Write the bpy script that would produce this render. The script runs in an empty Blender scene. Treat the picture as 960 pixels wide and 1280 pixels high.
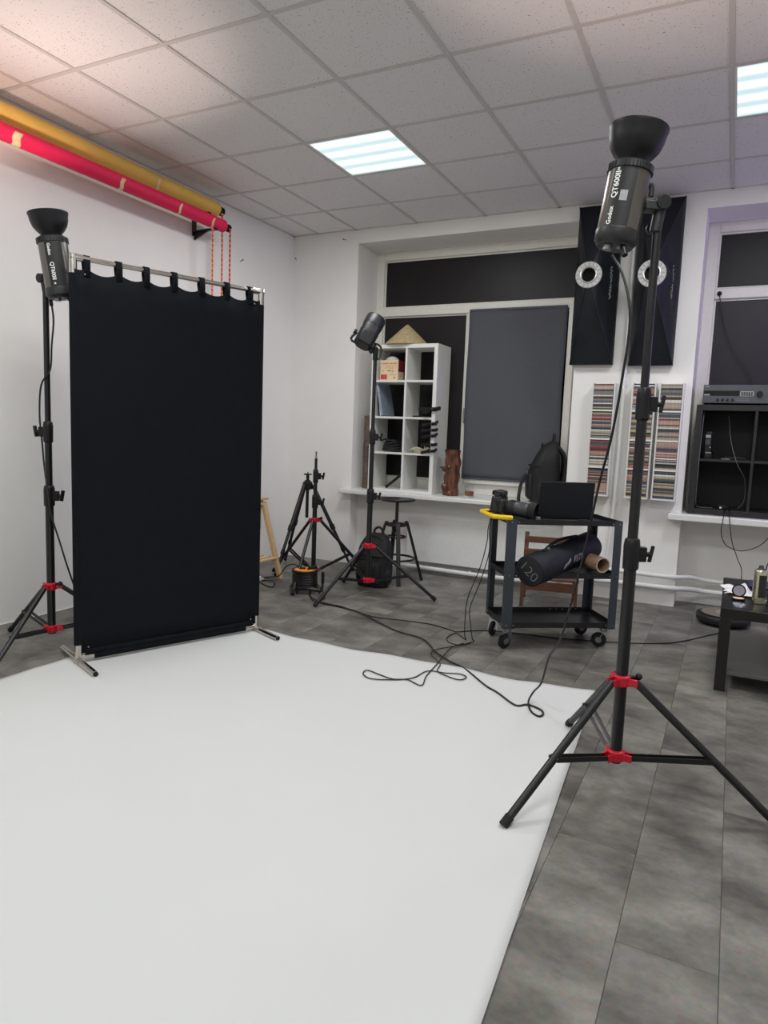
import bpy, bmesh, math, random
from mathutils import Vector, Matrix
random.seed(7)
S = bpy.context.scene
COL = S.collection
PI = math.pi
# ------------------------------------------------------------------ camera
cam_d = bpy.data.cameras.new('camera')
cam_d.sensor_fit = 'HORIZONTAL'; cam_d.sensor_width = 36.0
cam_d.lens = 863.772 / 960 * 36.0
cam_d.clip_start = 0.05; cam_d.clip_end = 60
cam = bpy.data.objects.new('camera', cam_d); COL.objects.link(cam)
RR = Vector((0.89197966, 0.45054705, 0.03714354))
UU = Vector((-0.08446708, 0.08538119, 0.99276148))
FF = Vector((-0.44411439, 0.88866046, -0.11421468))
cam.matrix_world = Matrix(((RR.x, UU.x, -FF.x, 3.15877), (RR.y, UU.y, -FF.y, -5.01386), (RR.z, UU.z, -FF.z, 1.22559), (0, 0, 0, 1)))
S.camera = cam
# ------------------------------------------------------------------ world, exposure
w = bpy.data.worlds.new('night'); S.world = w; w.use_nodes = True
w.node_tree.nodes['Background'].inputs[0].default_value = (0.02, 0.024, 0.035, 1)
w.node_tree.nodes['Background'].inputs[1].default_value = 0.3
vs = S.view_settings
vs.view_transform = 'Standard'; vs.look = 'None'; vs.gamma = 1.0; vs.use_curve_mapping = False
vs.exposure = 0.68
S.cycles.use_denoising = True
S.cycles.max_bounces = 10; S.cycles.diffuse_bounces = 6
S.cycles.sample_clamp_indirect = 8
# ------------------------------------------------------------------ lamps of the room
TUBE_W = 4.0
PANELS = [(.9, -.9), (3.3, -.9), (.9, -3.3), (3.3, -3.3), (.9, -5.7), (3.3, -5.7)]
def lamp(name, kind, loc, power, color, target=None, **kw):
    d = bpy.data.lights.new(name, kind); d.energy = power; d.color = color
    for k, v in kw.items(): setattr(d, k, v)
    o = bpy.data.objects.new(name, d); COL.objects.link(o); o.location = loc
    if target is not None:
        o.rotation_euler = (Vector(target) - Vector(loc)).to_track_quat('-Z', 'Y').to_euler()
    return o
for x, y in PANELS:                          # four tubes in every ceiling panel
    for k in range(4):
        o = lamp('panel_tube_lamp', 'AREA', (x, y - .21 + k * .14, 3.0005), TUBE_W, (.955, .985, .985), None, shape='RECTANGLE', size=.55, size_y=.03)
lamp('violet_led_lamp', 'AREA', (5.1, .0, 1.9), 6.5, (.45, .28, 1.0), (3.0, .75, 2.1), shape='RECTANGLE', size=.25, size_y=.5)
# the modelling bulbs inside the two upward reflectors are made with the flash heads below
MODEL_L, MODEL_R = 13.5, 12

# ------------------------------------------------------------------ materials
def lin(c):
    return tuple(((v / 255) / 12.92 if v / 255 <= .04045 else ((v / 255 + .055) / 1.055) ** 2.4) for v in c)
MATS = {}
def nd(nt, t, **kw):
    n = nt.nodes.new(t)
    for k, v in kw.items():
        if k in n.bl_rna.properties: setattr(n, k, v)
        else: n.inputs[k.replace('_', ' ')].default_value = v
    return n
def mat(name, rgb, rough=.6, metal=0.0, var=.12, scale=30, bump=.0, bscale=200, emit=0, spec=.5, coat=0, stretch=None):
    if name in MATS: return MATS[name]
    m = bpy.data.materials.new(name); m.use_nodes = True
    nt = m.node_tree; b = nt.nodes['Principled BSDF']
    c = lin(rgb)
    b.inputs['Roughness'].default_value = rough; b.inputs['Metallic'].default_value = metal
    b.inputs['Specular IOR Level'].default_value = spec
    b.inputs['Coat Weight'].default_value = coat
    tc = nd(nt, 'ShaderNodeTexCoord'); src = tc.outputs['Object']
    if stretch:
        mp = nd(nt, 'ShaderNodeMapping'); mp.inputs['Scale'].default_value = stretch
        nt.links.new(src, mp.inputs[0]); src = mp.outputs[0]
    nz = nd(nt, 'ShaderNodeTexNoise', Scale=scale, Detail=5.0); nt.links.new(src, nz.inputs['Vector'])
    rp = nd(nt, 'ShaderNodeValToRGB')
    rp.color_ramp.elements[0].position = .3; rp.color_ramp.elements[1].position = .7
    rp.color_ramp.elements[0].color = (*[v * (1 - var) for v in c], 1)
    rp.color_ramp.elements[1].color = (*[min(1, v * (1 + var)) for v in c], 1)
    nt.links.new(nz.outputs['Fac'], rp.inputs[0]); nt.links.new(rp.outputs[0], b.inputs['Base Color'])
    if bump:
        n2 = nd(nt, 'ShaderNodeTexNoise', Scale=bscale, Detail=3.0); nt.links.new(src, n2.inputs['Vector'])
        bp = nd(nt, 'ShaderNodeBump', Strength=bump, Distance=.004); nt.links.new(n2.outputs['Fac'], bp.inputs['Height'])
        nt.links.new(bp.outputs[0], b.inputs['Normal'])
    if emit:
        b.inputs['Emission Color'].default_value = (*c, 1); b.inputs['Emission Strength'].default_value = emit
    MATS[name] = m
    return m
WALL = mat('wall_paint', (236, 234, 231), .75, var=.02, scale=3, bump=.12, bscale=60)
WHITE = mat('white_gloss_paint', (226, 226, 224), .35, var=.02)
FRAMEW = mat('window_frame_white', (224, 222, 214), .4, var=.03)
DARKPANE = mat('blacked_out_glass', (36, 33, 34), .4, var=.08, scale=3, spec=.2)
GREYPANE = mat('grey_lower_glass', (52, 50, 55), .4, var=.08, scale=3, spec=.2)
BLIND = mat('grey_blind_cloth', (82, 83, 90), .9, var=.06, scale=60, bump=.2, bscale=400)
BLACKM = mat('black_metal', (15, 15, 17), .36, var=.15, spec=.5)
BLACKP = mat('black_plastic', (16, 16, 18), .45, var=.15, spec=.35)
RUBBER = mat('black_rubber', (18, 18, 18), .8, var=.1)
REDM = mat('red_casting', (190, 16, 40), .35, var=.1)
CHROME = mat('chrome_tube', (200, 196, 188), .18, 1.0, var=.08)
STEEL = mat('zinc_steel', (150, 150, 150), .35, 1.0, var=.1)
CLOTH = mat('black_backdrop_cloth', (17, 20, 24), .92, var=.1, scale=14, bump=.15, bscale=300, spec=.15)
BAGC = mat('black_nylon', (16, 17, 19), .7, var=.2, scale=25, bump=.4, bscale=60)
BAGC2 = mat('navy_black_nylon', (20, 23, 30), .62, var=.2, scale=12, bump=.5, bscale=40)
SOFTC = mat('softbox_cloth', (19, 22, 28), .5, var=.25, scale=9, bump=1.0, bscale=16, spec=.35)
CARTM = mat('charcoal_powder_coat', (52, 58, 66), .5, var=.06)
CARTD = mat('black_powder_coat', (17, 20, 24), .42, var=.1)
YELLOW = mat('yellow_handle', (236, 196, 8), .4, var=.05)
SATIN = mat('satin_graphite', (112, 108, 104), .32, .9, var=.06)
GRAPH = mat('matt_graphite', (38, 39, 40), .45, .2, var=.08)
STRIPE = mat('label_black', (20, 20, 21), .5, var=.05)
PRINT = mat('white_print', (225, 225, 222), .5, var=.02)
PRINTG = mat('grey_print', (148, 150, 152), .6, var=.1, scale=120)
SILV = mat('reflector_silver', (210, 208, 204), .3, .9, var=.05)
PINE = mat('pine_wood', (206, 176, 132), .55, var=.14, scale=6, stretch=(20, 20, 1.2))
BROWNW = mat('stained_brown_wood', (92, 58, 42), .5, var=.25, scale=5, stretch=(2, 16, 16))
LOGW = mat('varnished_log', (92, 54, 33), .3, var=.85, scale=5, stretch=(9, 9, 2.2), bump=.8, bscale=10)
BARKW = mat('grey_bark', (104, 92, 82), .9, var=.35, scale=30, bump=1.0, bscale=45)
KALW = mat('white_laminate', (226, 226, 222), .45, var=.02)
KALB = mat('black_brown_laminate', (31, 29, 30), .45, var=.12, stretch=(1, 1, 12))
LACK = mat('black_brown_table', (24, 22, 22), .32, var=.1)
LACKG = mat('grey_shelf_board', (92, 88, 90), .3, var=.05)
STRAW = mat('woven_straw', (178, 158, 122), .85, var=.2, scale=50, bump=.5, bscale=160)
PINKP = mat('crimson_paper', (214, 12, 74), .7, var=.06, scale=4)
YELP = mat('yellow_paper', (216, 176, 84), .7, var=.07, scale=4)
TAPE = mat('masking_tape', (222, 196, 150), .8, var=.06)
ORANGE = mat('orange_plastic', (238, 150, 20), .4, var=.06)
CABLE = mat('black_cable', (20, 20, 21), .5, var=.1)
GREYW = mat('grey_wire', (120, 120, 122), .5, var=.1)
CARDB = mat('cardboard', (150, 122, 100), .85, var=.08, scale=60)
TISSUE = mat('white_tissue', (238, 236, 234), .9, var=.03)
SILAMP = mat('silver_amplifier', (84, 88, 92), .4, .4, var=.05)
PAPER = mat('white_paper', (206, 207, 205), .8, var=.012, scale=2, bump=.06, bscale=4, spec=.2)

def glass(name, rgb, rough=.02):
    m = bpy.data.materials.new(name); m.use_nodes = True
    b = m.node_tree.nodes['Principled BSDF']
    b.inputs['Base Color'].default_value = (*lin(rgb), 1); b.inputs['Transmission Weight'].default_value = 1
    b.inputs['Roughness'].default_value = rough; b.inputs['IOR'].default_value = 1.45
    nz = nd(m.node_tree, 'ShaderNodeTexNoise', Scale=20.0)
    bp = nd(m.node_tree, 'ShaderNodeBump', Strength=.02, Distance=.001)
    m.node_tree.links.new(nz.outputs['Fac'], bp.inputs['Height']); m.node_tree.links.new(bp.outputs[0], b.inputs['Normal'])
    return m
GLASS = glass('clear_glass', (245, 246, 246)); WHISKY = glass('amber_drink', (190, 84, 40), .05)

def ceiling_tile_mat():
    m = bpy.data.materials.new('mineral_fibre_tile'); m.use_nodes = True; nt = m.node_tree; L = nt.links
    b = nt.nodes['Principled BSDF']; b.inputs['Roughness'].default_value = .9; b.inputs['Specular IOR Level'].default_value = .1
    g = nd(nt, 'ShaderNodeNewGeometry')
    v = nd(nt, 'ShaderNodeTexNoise', Scale=130.0, Detail=2.0, Roughness=.45); L.new(g.outputs['Position'], v.inputs['Vector'])
    r = nd(nt, 'ShaderNodeValToRGB'); r.color_ramp.elements[0].position = .27; r.color_ramp.elements[1].position = .34
    r.color_ramp.elements[0].color = (.16, .15, .15, 1); r.color_ramp.elements[1].color = (.76, .745, .735, 1)
    L.new(v.outputs['Fac'], r.inputs[0]); L.new(r.outputs[0], b.inputs['Base Color'])
    bp = nd(nt, 'ShaderNodeBump', Strength=.25, Distance=.003); L.new(v.outputs['Fac'], bp.inputs['Height']); L.new(bp.outputs[0], b.inputs['Normal'])
    return m
TILE = ceiling_tile_mat()
GRID = mat('ceiling_grid_metal', (200, 196, 192), .6, var=.03)

def floor_mat():
    m = bpy.data.materials.new('concrete_look_laminate'); m.use_nodes = True; nt = m.node_tree; L = nt.links
    b = nt.nodes['Principled BSDF']; b.inputs['Specular IOR Level'].default_value = .35
    g = nd(nt, 'ShaderNodeNewGeometry'); oi = nd(nt, 'ShaderNodeObjectInfo')
    sc = nd(nt, 'ShaderNodeVectorMath', operation='SCALE'); sc.inputs['Scale'].default_value = 9
    cb = nd(nt, 'ShaderNodeCombineXYZ'); L.new(oi.outputs['Random'], cb.inputs[0]); L.new(oi.outputs['Random'], cb.inputs[2]); L.new(cb.outputs[0], sc.inputs[0])
    ad = nd(nt, 'ShaderNodeVectorMath', operation='ADD'); L.new(g.outputs['Position'], ad.inputs[0]); L.new(sc.outputs[0], ad.inputs[1])
    st = nd(nt, 'ShaderNodeMapping'); st.inputs['Scale'].default_value = (.8, 1.25, 1); L.new(ad.outputs[0], st.inputs[0])
    n1 = nd(nt, 'ShaderNodeTexNoise', Scale=4.2, Detail=9.0, Roughness=.62); L.new(st.outputs[0], n1.inputs['Vector'])
    n2 = nd(nt, 'ShaderNodeTexNoise', Scale=60.0, Detail=4.0); L.new(ad.outputs[0], n2.inputs['Vector'])
    r = nd(nt, 'ShaderNodeValToRGB'); e = r.color_ramp.elements
    e[0].position = .30; e[1].position = .70
    e[0].color = (*lin((70, 67, 61)), 1); e[1].color = (*lin((138, 134, 125)), 1)
    k = e.new(.5); k.color = (*lin((107, 104, 96)), 1)
    L.new(n1.outputs['Fac'], r.inputs[0])
    mx = nd(nt, 'ShaderNodeMixRGB', blend_type='OVERLAY'); mx.inputs[0].default_value = .35
    L.new(r.outputs[0], mx.inputs[1]); L.new(n2.outputs['Color'], mx.inputs[2])
    bw = nd(nt, 'ShaderNodeHueSaturation'); bw.inputs['Saturation'].default_value = .8; L.new(mx.outputs[0], bw.inputs['Color'])
    mr = nd(nt, 'ShaderNodeMapRange'); mr.inputs[3].default_value = .94; mr.inputs[4].default_value = 1.08
    L.new(oi.outputs['Random'], mr.inputs[0]); L.new(mr.outputs[0], bw.inputs['Value'])
    L.new(bw.outputs[0], b.inputs['Base Color'])
    rr = nd(nt, 'ShaderNodeMapRange'); rr.inputs[3].default_value = .36; rr.inputs[4].default_value = .55
    L.new(n1.outputs['Fac'], rr.inputs[0]); L.new(rr.outputs[0], b.inputs['Roughness'])
    bp = nd(nt, 'ShaderNodeBump', Strength=.08, Distance=.003); L.new(n2.outputs['Fac'], bp.inputs['Height']); L.new(bp.outputs[0], b.inputs['Normal'])
    return m
FLOOR = floor_mat()
JOINT = mat('dark_joint', (40, 38, 37), .8)

def diffuser_mat():
    m = bpy.data.materials.new('lit_diffuser'); m.use_nodes = True; nt = m.node_tree; L = nt.links
    b = nt.nodes['Principled BSDF']; b.inputs['Base Color'].default_value = (.8, .8, .8, 1)
    tc = nd(nt, 'ShaderNodeTexCoord'); sx = nd(nt, 'ShaderNodeSeparateXYZ'); L.new(tc.outputs['Object'], sx.inputs[0])
    mu = nd(nt, 'ShaderNodeMath', operation='MULTIPLY'); mu.inputs[1].default_value = 2 * PI * 4 / .58; L.new(sx.outputs['Y'], mu.inputs[0])
    co = nd(nt, 'ShaderNodeMath', operation='COSINE'); L.new(mu.outputs[0], co.inputs[0])
    r = nd(nt, 'ShaderNodeValToRGB'); e = r.color_ramp.elements
    mr = nd(nt, 'ShaderNodeMapRange'); mr.inputs[1].default_value = -1; L.new(co.outputs[0], mr.inputs[0]); L.new(mr.outputs[0], r.inputs[0])
    e[0].position = .05; e[1].position = .9
    e[0].color = (1.0, 1.0, .95, 1); e[1].color = (.42, .62, .66, 1)
    k = e.new(.35); k.color = (.80, .92, .92, 1)
    L.new(r.outputs[0], b.inputs['Emission Color']); b.inputs['Emission Strength'].default_value = .62
    return m
DIFF = diffuser_mat()

# ------------------------------------------------------------------ mesh helpers
class MB:
    def __init__(s): s.v = []; s.f = []
    def add(s, vs, fs):
        k = len(s.v); s.v += [Vector(v) for v in vs]; s.f += [tuple(i + k for i in f) for f in fs]; return s
    def box(s, x0, y0, z0, x1, y1, z1):
        v = [(x, y, z) for z in (z0, z1) for y in (y0, y1) for x in (x0, x1)]
        return s.add(v, [(0, 2, 3, 1), (4, 5, 7, 6), (0, 1, 5, 4), (2, 6, 7, 3), (0, 4, 6, 2), (1, 3, 7, 5)])
    def cbox(s, c, d, m=None):
        v = [Vector((x * d[0] / 2, y * d[1] / 2, z * d[2] / 2)) for z in (-1, 1) for y in (-1, 1) for x in (-1, 1)]
        if m is not None: v = [m @ q for q in v]
        v = [q + Vector(c) for q in v]
        return s.add(v, [(0, 2, 3, 1), (4, 5, 7, 6), (0, 1, 5, 4), (2, 6, 7, 3), (0, 4, 6, 2), (1, 3, 7, 5)])
    def bar(s, a, b, wd, th, up=(0, 0, 1)):
        a = Vector(a); b = Vector(b); z = (b - a).normalized(); u = Vector(up)
        if abs(z.dot(u)) > .98: u = Vector((1, 0, 0))
        x = u.cross(z).normalized(); y = z.cross(x)
        v = [p + x * wd / 2 * i + y * th / 2 * j for p in (a, b) for j in (-1, 1) for i in (-1, 1)]
        return s.add(v, [(0, 2, 3, 1), (4, 5, 7, 6), (0, 1, 5, 4), (2, 6, 7, 3), (0, 4, 6, 2), (1, 3, 7, 5)])
    def lathe(s, prof, o=(0, 0, 0), ax=(0, 0, 1), n=24, caps=True):
        z = Vector(ax).normalized(); u = Vector((1, 0, 0)) if abs(z.x) < .9 else Vector((0, 1, 0))
        x = u.cross(z).normalized(); y = z.cross(x); o = Vector(o)
        vs = [o + z * h + (x * math.cos(2 * PI * i / n) + y * math.sin(2 * PI * i / n)) * r for r, h in prof for i in range(n)]
        fs = [(k * n + i, k * n + (i + 1) % n, (k + 1) * n + (i + 1) % n, (k + 1) * n + i) for k in range(len(prof) - 1) for i in range(n)]
        if caps: fs += [tuple(range(n))[::-1], tuple((len(prof) - 1) * n + i for i in range(n))]
        return s.add(vs, fs)
    def cyl(s, a, b, r, r2=None, n=14):
        a = Vector(a); b = Vector(b); return s.lathe([(r, 0), (r if r2 is None else r2, (b - a).length)], a, b - a, n)
    def ring(s, o, ax, R, r, n=28, k=10):
        z = Vector(ax).normalized(); u = Vector((1, 0, 0)) if abs(z.x) < .9 else Vector((0, 1, 0))
        x = u.cross(z).normalized(); y = z.cross(x); o = Vector(o); vs = []; fs = []
        for i in range(n):
            d = x * math.cos(2 * PI * i / n) + y * math.sin(2 * PI * i / n)
            for j in range(k):
                t = 2 * PI * j / k; vs.append(o + d * (R + r * math.cos(t)) + z * r * math.sin(t))
        for i in range(n):
            for j in range(k):
                fs.append((i * k + j, ((i + 1) % n) * k + j, ((i + 1) % n) * k + (j + 1) % k, i * k + (j + 1) % k))
        return s.add(vs, fs)
    def ball(s, c, r, n=14, m=8, sc=(1, 1, 1)):
        c = Vector(c)
        prof = [(max(1e-4, r * math.sin(PI * j / m)), -r * math.cos(PI * j / m)) for j in range(m + 1)]
        k = len(s.v); s.lathe(prof, (0, 0, 0), (0, 0, 1), n)
        for i in range(k, len(s.v)): s.v[i] = Vector((s.v[i].x * sc[0], s.v[i].y * sc[1], s.v[i].z * sc[2])) + c
        return s
    def tube(s, pts, r, n=8, smooth=4, closed=False):
        P = [Vector(p) for p in pts]
        if smooth > 1 and len(P) > 2:
            Q = []; N = len(P)
            for i in range(N - 1 if not closed else N):
                p0 = P[i - 1] if (i > 0 or closed) else P[0]; p1 = P[i]; p2 = P[(i + 1) % N]
                p3 = P[(i + 2) % N] if (i + 2 < N or closed) else P[-1]
                for j in range(smooth):
                    t = j / smooth
                    Q.append(.5 * ((2 * p1) + (p2 - p0) * t + (2 * p0 - 5 * p1 + 4 * p2 - p3) * t * t + (3 * p1 - p0 - 3 * p2 + p3) * t ** 3))
            if not closed: Q.append(P[-1])
            P = Q
        vs = []; fs = []; N = len(P); prev = None
        for i in range(N):
            a = P[i - 1] if (i > 0 or closed) else P[i]; b = P[(i + 1) % N] if (i + 1 < N or closed) else P[i]
            z = (b - a).normalized() if (b - a).length > 1e-9 else Vector((0, 0, 1))
            if prev is None:
                u = Vector((0, 0, 1)) if abs(z.z) < .9 else Vector((1, 0, 0)); x = u.cross(z).normalized()
            else:
                x = (prev - z * prev.dot(z)); x = x.normalized() if x.length > 1e-6 else Vector((1, 0, 0))
            prev = x; y = z.cross(x); ri = r[min(i * len(r) // N, len(r) - 1)] if isinstance(r, (list, tuple)) else r
            vs += [P[i] + (x * math.cos(2 * PI * k / n) + y * math.sin(2 * PI * k / n)) * ri for k in range(n)]
        for i in range(N if closed else N - 1):
            j = (i + 1) % N
            fs += [(i * n + k, i * n + (k + 1) % n, j * n + (k + 1) % n, j * n + k) for k in range(n)]
        if not closed: fs += [tuple(range(n))[::-1], tuple((N - 1) * n + k for k in range(n))]
        return s.add(vs, fs)
    def loft(s, rings, caps=True):
        n = len(rings[0]); vs = [p for r in rings for p in r]
        fs = [(k * n + i, k * n + (i + 1) % n, (k + 1) * n + (i + 1) % n, (k + 1) * n + i) for k in range(len(rings) - 1) for i in range(n)]
        if caps: fs += [tuple(range(n))[::-1], tuple((len(rings) - 1) * n + i for i in range(n))]
        return s.add(vs, fs)
    def grid(s, f, nu, nv):
        vs = [f(i / nu, j / nv) for j in range(nv + 1) for i in range(nu + 1)]
        return s.add(vs, [(j * (nu + 1) + i, j * (nu + 1) + i + 1, (j + 1) * (nu + 1) + i + 1, (j + 1) * (nu + 1) + i) for j in range(nv) for i in range(nu)])
    def xf(s, m):
        s.v = [m @ v for v in s.v]; return s

W = {}
def build(name, mb, m, parent=None, origin=None, smooth=True, bevel=0, local=False, solid=0, seg=2):
    me = bpy.data.meshes.new(name)
    if parent is not None:
        M = Matrix() if local else W[parent].inverted()
    else:
        M = Matrix.Translation(-Vector(origin)) if origin else Matrix()
    me.from_pydata([M @ v for v in mb.v], [], mb.f)
    bm = bmesh.new(); bm.from_mesh(me); bmesh.ops.recalc_face_normals(bm, faces=bm.faces); bm.to_mesh(me); bm.free()
    me.materials.append(m)
    if smooth:
        me.shade_smooth(); me.set_sharp_from_angle(angle=math.radians(38))
    o = bpy.data.objects.new(name, me); COL.objects.link(o)
    if parent is not None: o.parent = parent; W[o] = W[parent]
    else:
        o.location = origin or (0, 0, 0); W[o] = Matrix.Translation(Vector(origin or (0, 0, 0)))
    if solid:
        k = o.modifiers.new('solid', 'SOLIDIFY'); k.thickness = solid; k.offset = 0
    if bevel:
        k = o.modifiers.new('bevel', 'BEVEL'); k.width = bevel; k.segments = seg; k.limit_method = 'ANGLE'; k.angle_limit = math.radians(40)
    return o
def tag(o, label=None, cat=None, group=None, kind=None):
    if label: o['label'] = label
    if cat: o['category'] = cat
    if group: o['group'] = group
    if kind: o['kind'] = kind
    return o
def thing(name, label, cat, loc=(0, 0, 0), rotz=0, group=None, mtx=None):
    o = bpy.data.objects.new(name, None); COL.objects.link(o); o.empty_display_size = .1
    W[o] = mtx if mtx is not None else Matrix.Translation(Vector(loc)) @ Matrix.Rotation(rotz, 4, 'Z')
    o.matrix_world = W[o]
    return tag(o, label, cat, group)
def struct(name, mb, m, parent=None, **kw):
    o = build(name, mb, m, parent, **kw)
    if parent is None: o['kind'] = 'structure'
    return o
def copy_tree(o, parent=None):
    c = o.copy(); COL.objects.link(c)
    if parent is not None: c.parent = parent
    for ch in list(o.children): copy_tree(ch, c)
    return c
def text_mesh(body, size, extrude=.0006, fn=None, sub=0, shear=0, bold=0):
    cu = bpy.data.curves.new('lettering', 'FONT'); cu.body = body; cu.size = size; cu.extrude = 0
    cu.align_x = 'CENTER'; cu.align_y = 'CENTER'; cu.shear = shear; cu.offset = bold; cu.resolution_u = 3
    o = bpy.data.objects.new('lettering', cu); COL.objects.link(o)
    bpy.context.view_layer.update()
    me = bpy.data.meshes.new_from_object(o.evaluated_get(bpy.context.evaluated_depsgraph_get()))
    mb = MB(); mb.add([v.co.copy() for v in me.vertices], [tuple(p.vertices) for p in me.polygons])
    bpy.data.objects.remove(o); bpy.data.curves.remove(cu); bpy.data.meshes.remove(me)
    return mb

# ------------------------------------------------------------------ the room
XL, XR, YF, YB, H = -.66, 5.4, -7.5, .545, 3.0
WN = .95                                    # window plane
N1, N2, N3, N4 = .03, 1.99, 2.85, 4.65       # niche edges along the back wall
LZ = 2.885                                  # underside of the lintels
wb = MB()
OUT = 1.35
wb.box(XL - .2, YB, 0, N1, OUT, H)
wb.box(N2, YB, 0, N3, OUT, H)
wb.box(N4, YB, 0, XR + .2, OUT, H)
wb.box(N1, YB, LZ, N2, OUT, H); wb.box(N3, YB, LZ, N4, OUT, H)
wb.box(N1, .68, 0, N2, OUT, .655); wb.box(N3, .80, 0, N4, OUT, .665)
struct('wall_back', wb, WALL)
struct('wall_left', MB().box(XL - .2, YF, 0, XL, YB, H), WALL)
struct('wall_right', MB().box(XR, YF, 0, XR + .2, YB, H), WALL)
struct('wall_front', MB().box(XL - .2, YF - .2, 0, XR + .2, YF, H), WALL)
# floor and its planks
fl = struct('floor', MB().box(XL - .2, YF - .2, -.12, XR + .2, OUT, -.004), JOINT)
PW = .2315
PLX0 = 2.768 - 15 * PW
pm = {}
def plank(x0, x1, y0, y1):
    key = (round(x1 - x0, 3), round(y1 - y0, 3))
    cx, cy = (x0 + x1) / 2, (y0 + y1) / 2
    hx, hy = (x1 - x0) / 2 - .0004, (y1 - y0) / 2 - .0004
    if key not in pm:
        mb = MB(); c = .0012
        v = [(sx * (hx - d), sy * (hy - d), z) for z, d in ((-.004, 0), (-.0012, 0), (0, c)) for sx, sy in ((-1, -1), (1, -1), (1, 1), (-1, 1))]
        f = [(8, 9, 10, 11)] + [(k * 4 + i, k * 4 + (i + 1) % 4, k * 4 + 4 + (i + 1) % 4, k * 4 + 4 + i) for k in (0, 1) for i in range(4)]
        mb.add(v, f); o = build('floor_plank', mb, FLOOR, fl, local=True, smooth=False); pm[key] = o
    else:
        o = pm[key].copy(); COL.objects.link(o)
    o.location = (cx, cy, 0)
PLL = 1.22
i = 0; x = PLX0
while x < XR:
    x1 = min(x + PW, XR); x0 = max(x, XL)
    if x1 - x0 > .02:
        off = (-2.925 - .405 * (i - 15)) % PLL
        y = -8.6 + ((off + 8.6) % PLL)
        end = .80 if x0 >= N3 - .1 else .68
        while y < end:
            y0 = max(y, YF); y1 = min(y + PLL, end)
            if y1 - y0 > .03: plank(x0, x1, y0, y1)
            y += PLL
    x += PW; i += 1
# ceiling grid and its tiles
XS = [XL, -.39] + [.6 * k for k in range(0, 10)]
XS[-1] = XR
YS = [YB] + [-.6 * k for k in range(0, 13)] + [YF]
cg = MB(); B = .012
for x in XS[1:-1]: cg.box(x - B, YF, H, x + B, YB, H + .02)
for y in YS[1:-1]: cg.box(XL, y - B, H + .0006, XR, y + B, H + .02)
cg.box(XL, YF, H, XL + .02, YB, H + .02); cg.box(XL, YB - .02, H, XR, YB, H + .02); cg.box(XR - .02, YF, H, XR, YB, H + .02); cg.box(XL, YF, H, XR, YF + .02, H + .02)
cg.box(XL - .2, YF - .2, H + .08, XR + .2, OUT, H + .2)
ce = struct('ceiling', cg, GRID)
tm = {}
def is_panel(x, y): return any(abs(x - a) < .2 and abs(y - b) < .2 for a, b in PANELS)
for a in range(len(XS) - 1):
    for b in range(len(YS) - 1):
        x0, x1, y0, y1 = XS[a], XS[a + 1], YS[b + 1], YS[b]
        cx, cy = (x0 + x1) / 2, (y0 + y1) / 2
        if is_panel(cx, cy): continue
        key = (round(x1 - x0, 3), round(y1 - y0, 3))
        if key not in tm:
            hx, hy = (x1 - x0) / 2 - .002, (y1 - y0) / 2 - .002
            o = build('ceiling_tile', MB().box(-hx, -hy, .005, hx, hy, .02), TILE, ce, local=True, smooth=False); tm[key] = o
        else:
            o = tm[key].copy(); COL.objects.link(o)
        o.location = (cx, cy, H)
PL_LABEL = ['lit square ceiling panel near the back left corner, over the window bookshelf', 'lit square ceiling panel at the right edge, above the black stereo shelf',
            'lit square ceiling panel above the white paper floor sheet, left row', 'lit square ceiling panel above the tall right light stand', 'lit square ceiling panel left of the camera, in the last row', 'lit square ceiling panel over the camera, in the last row']
cl0 = None
for (x, y), lb in zip(PANELS, PL_LABEL):
    if cl0 is None:
        cl0 = thing('ceiling_light', lb, 'ceiling light', (x, y, H), group='square ceiling light panels')
        f = MB()
        for sx in (-1, 1): f.box(sx * .288 - .009, -.297, .001, sx * .288 + .009, .297, .06); f.box(-.28, sx * .288 - .009, .001, .28, sx * .288 + .009, .06)
        f.box(-.297, -.297, .06, .297, .297, .066)
        build('frame', f, WHITE, cl0, local=True)
        build('diffuser', MB().box(-.28, -.28, .004, .28, .28, .01), DIFF, cl0, local=True, smooth=False)
    else:
        c = copy_tree(cl0); c.location = (x, y, H); c['label'] = lb
# window sills
t = struct('trim_1', MB().box(-.045, .43, .66, 2.06, WN - .02, .70), WHITE, bevel=.008)
t = struct('trim_2', MB().box(2.765, .44, .665, N4 + .06, WN - .02, .715), WHITE, bevel=.008)
# skirting in the right niche
struct('baseboard_back', MB().box(N3, .775, 0, N4, .80, .045), WHITE, bevel=.004)
struct('baseboard_left', MB().box(XL, YF, 0, XL + .004, YB, .002), WALL)

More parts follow.
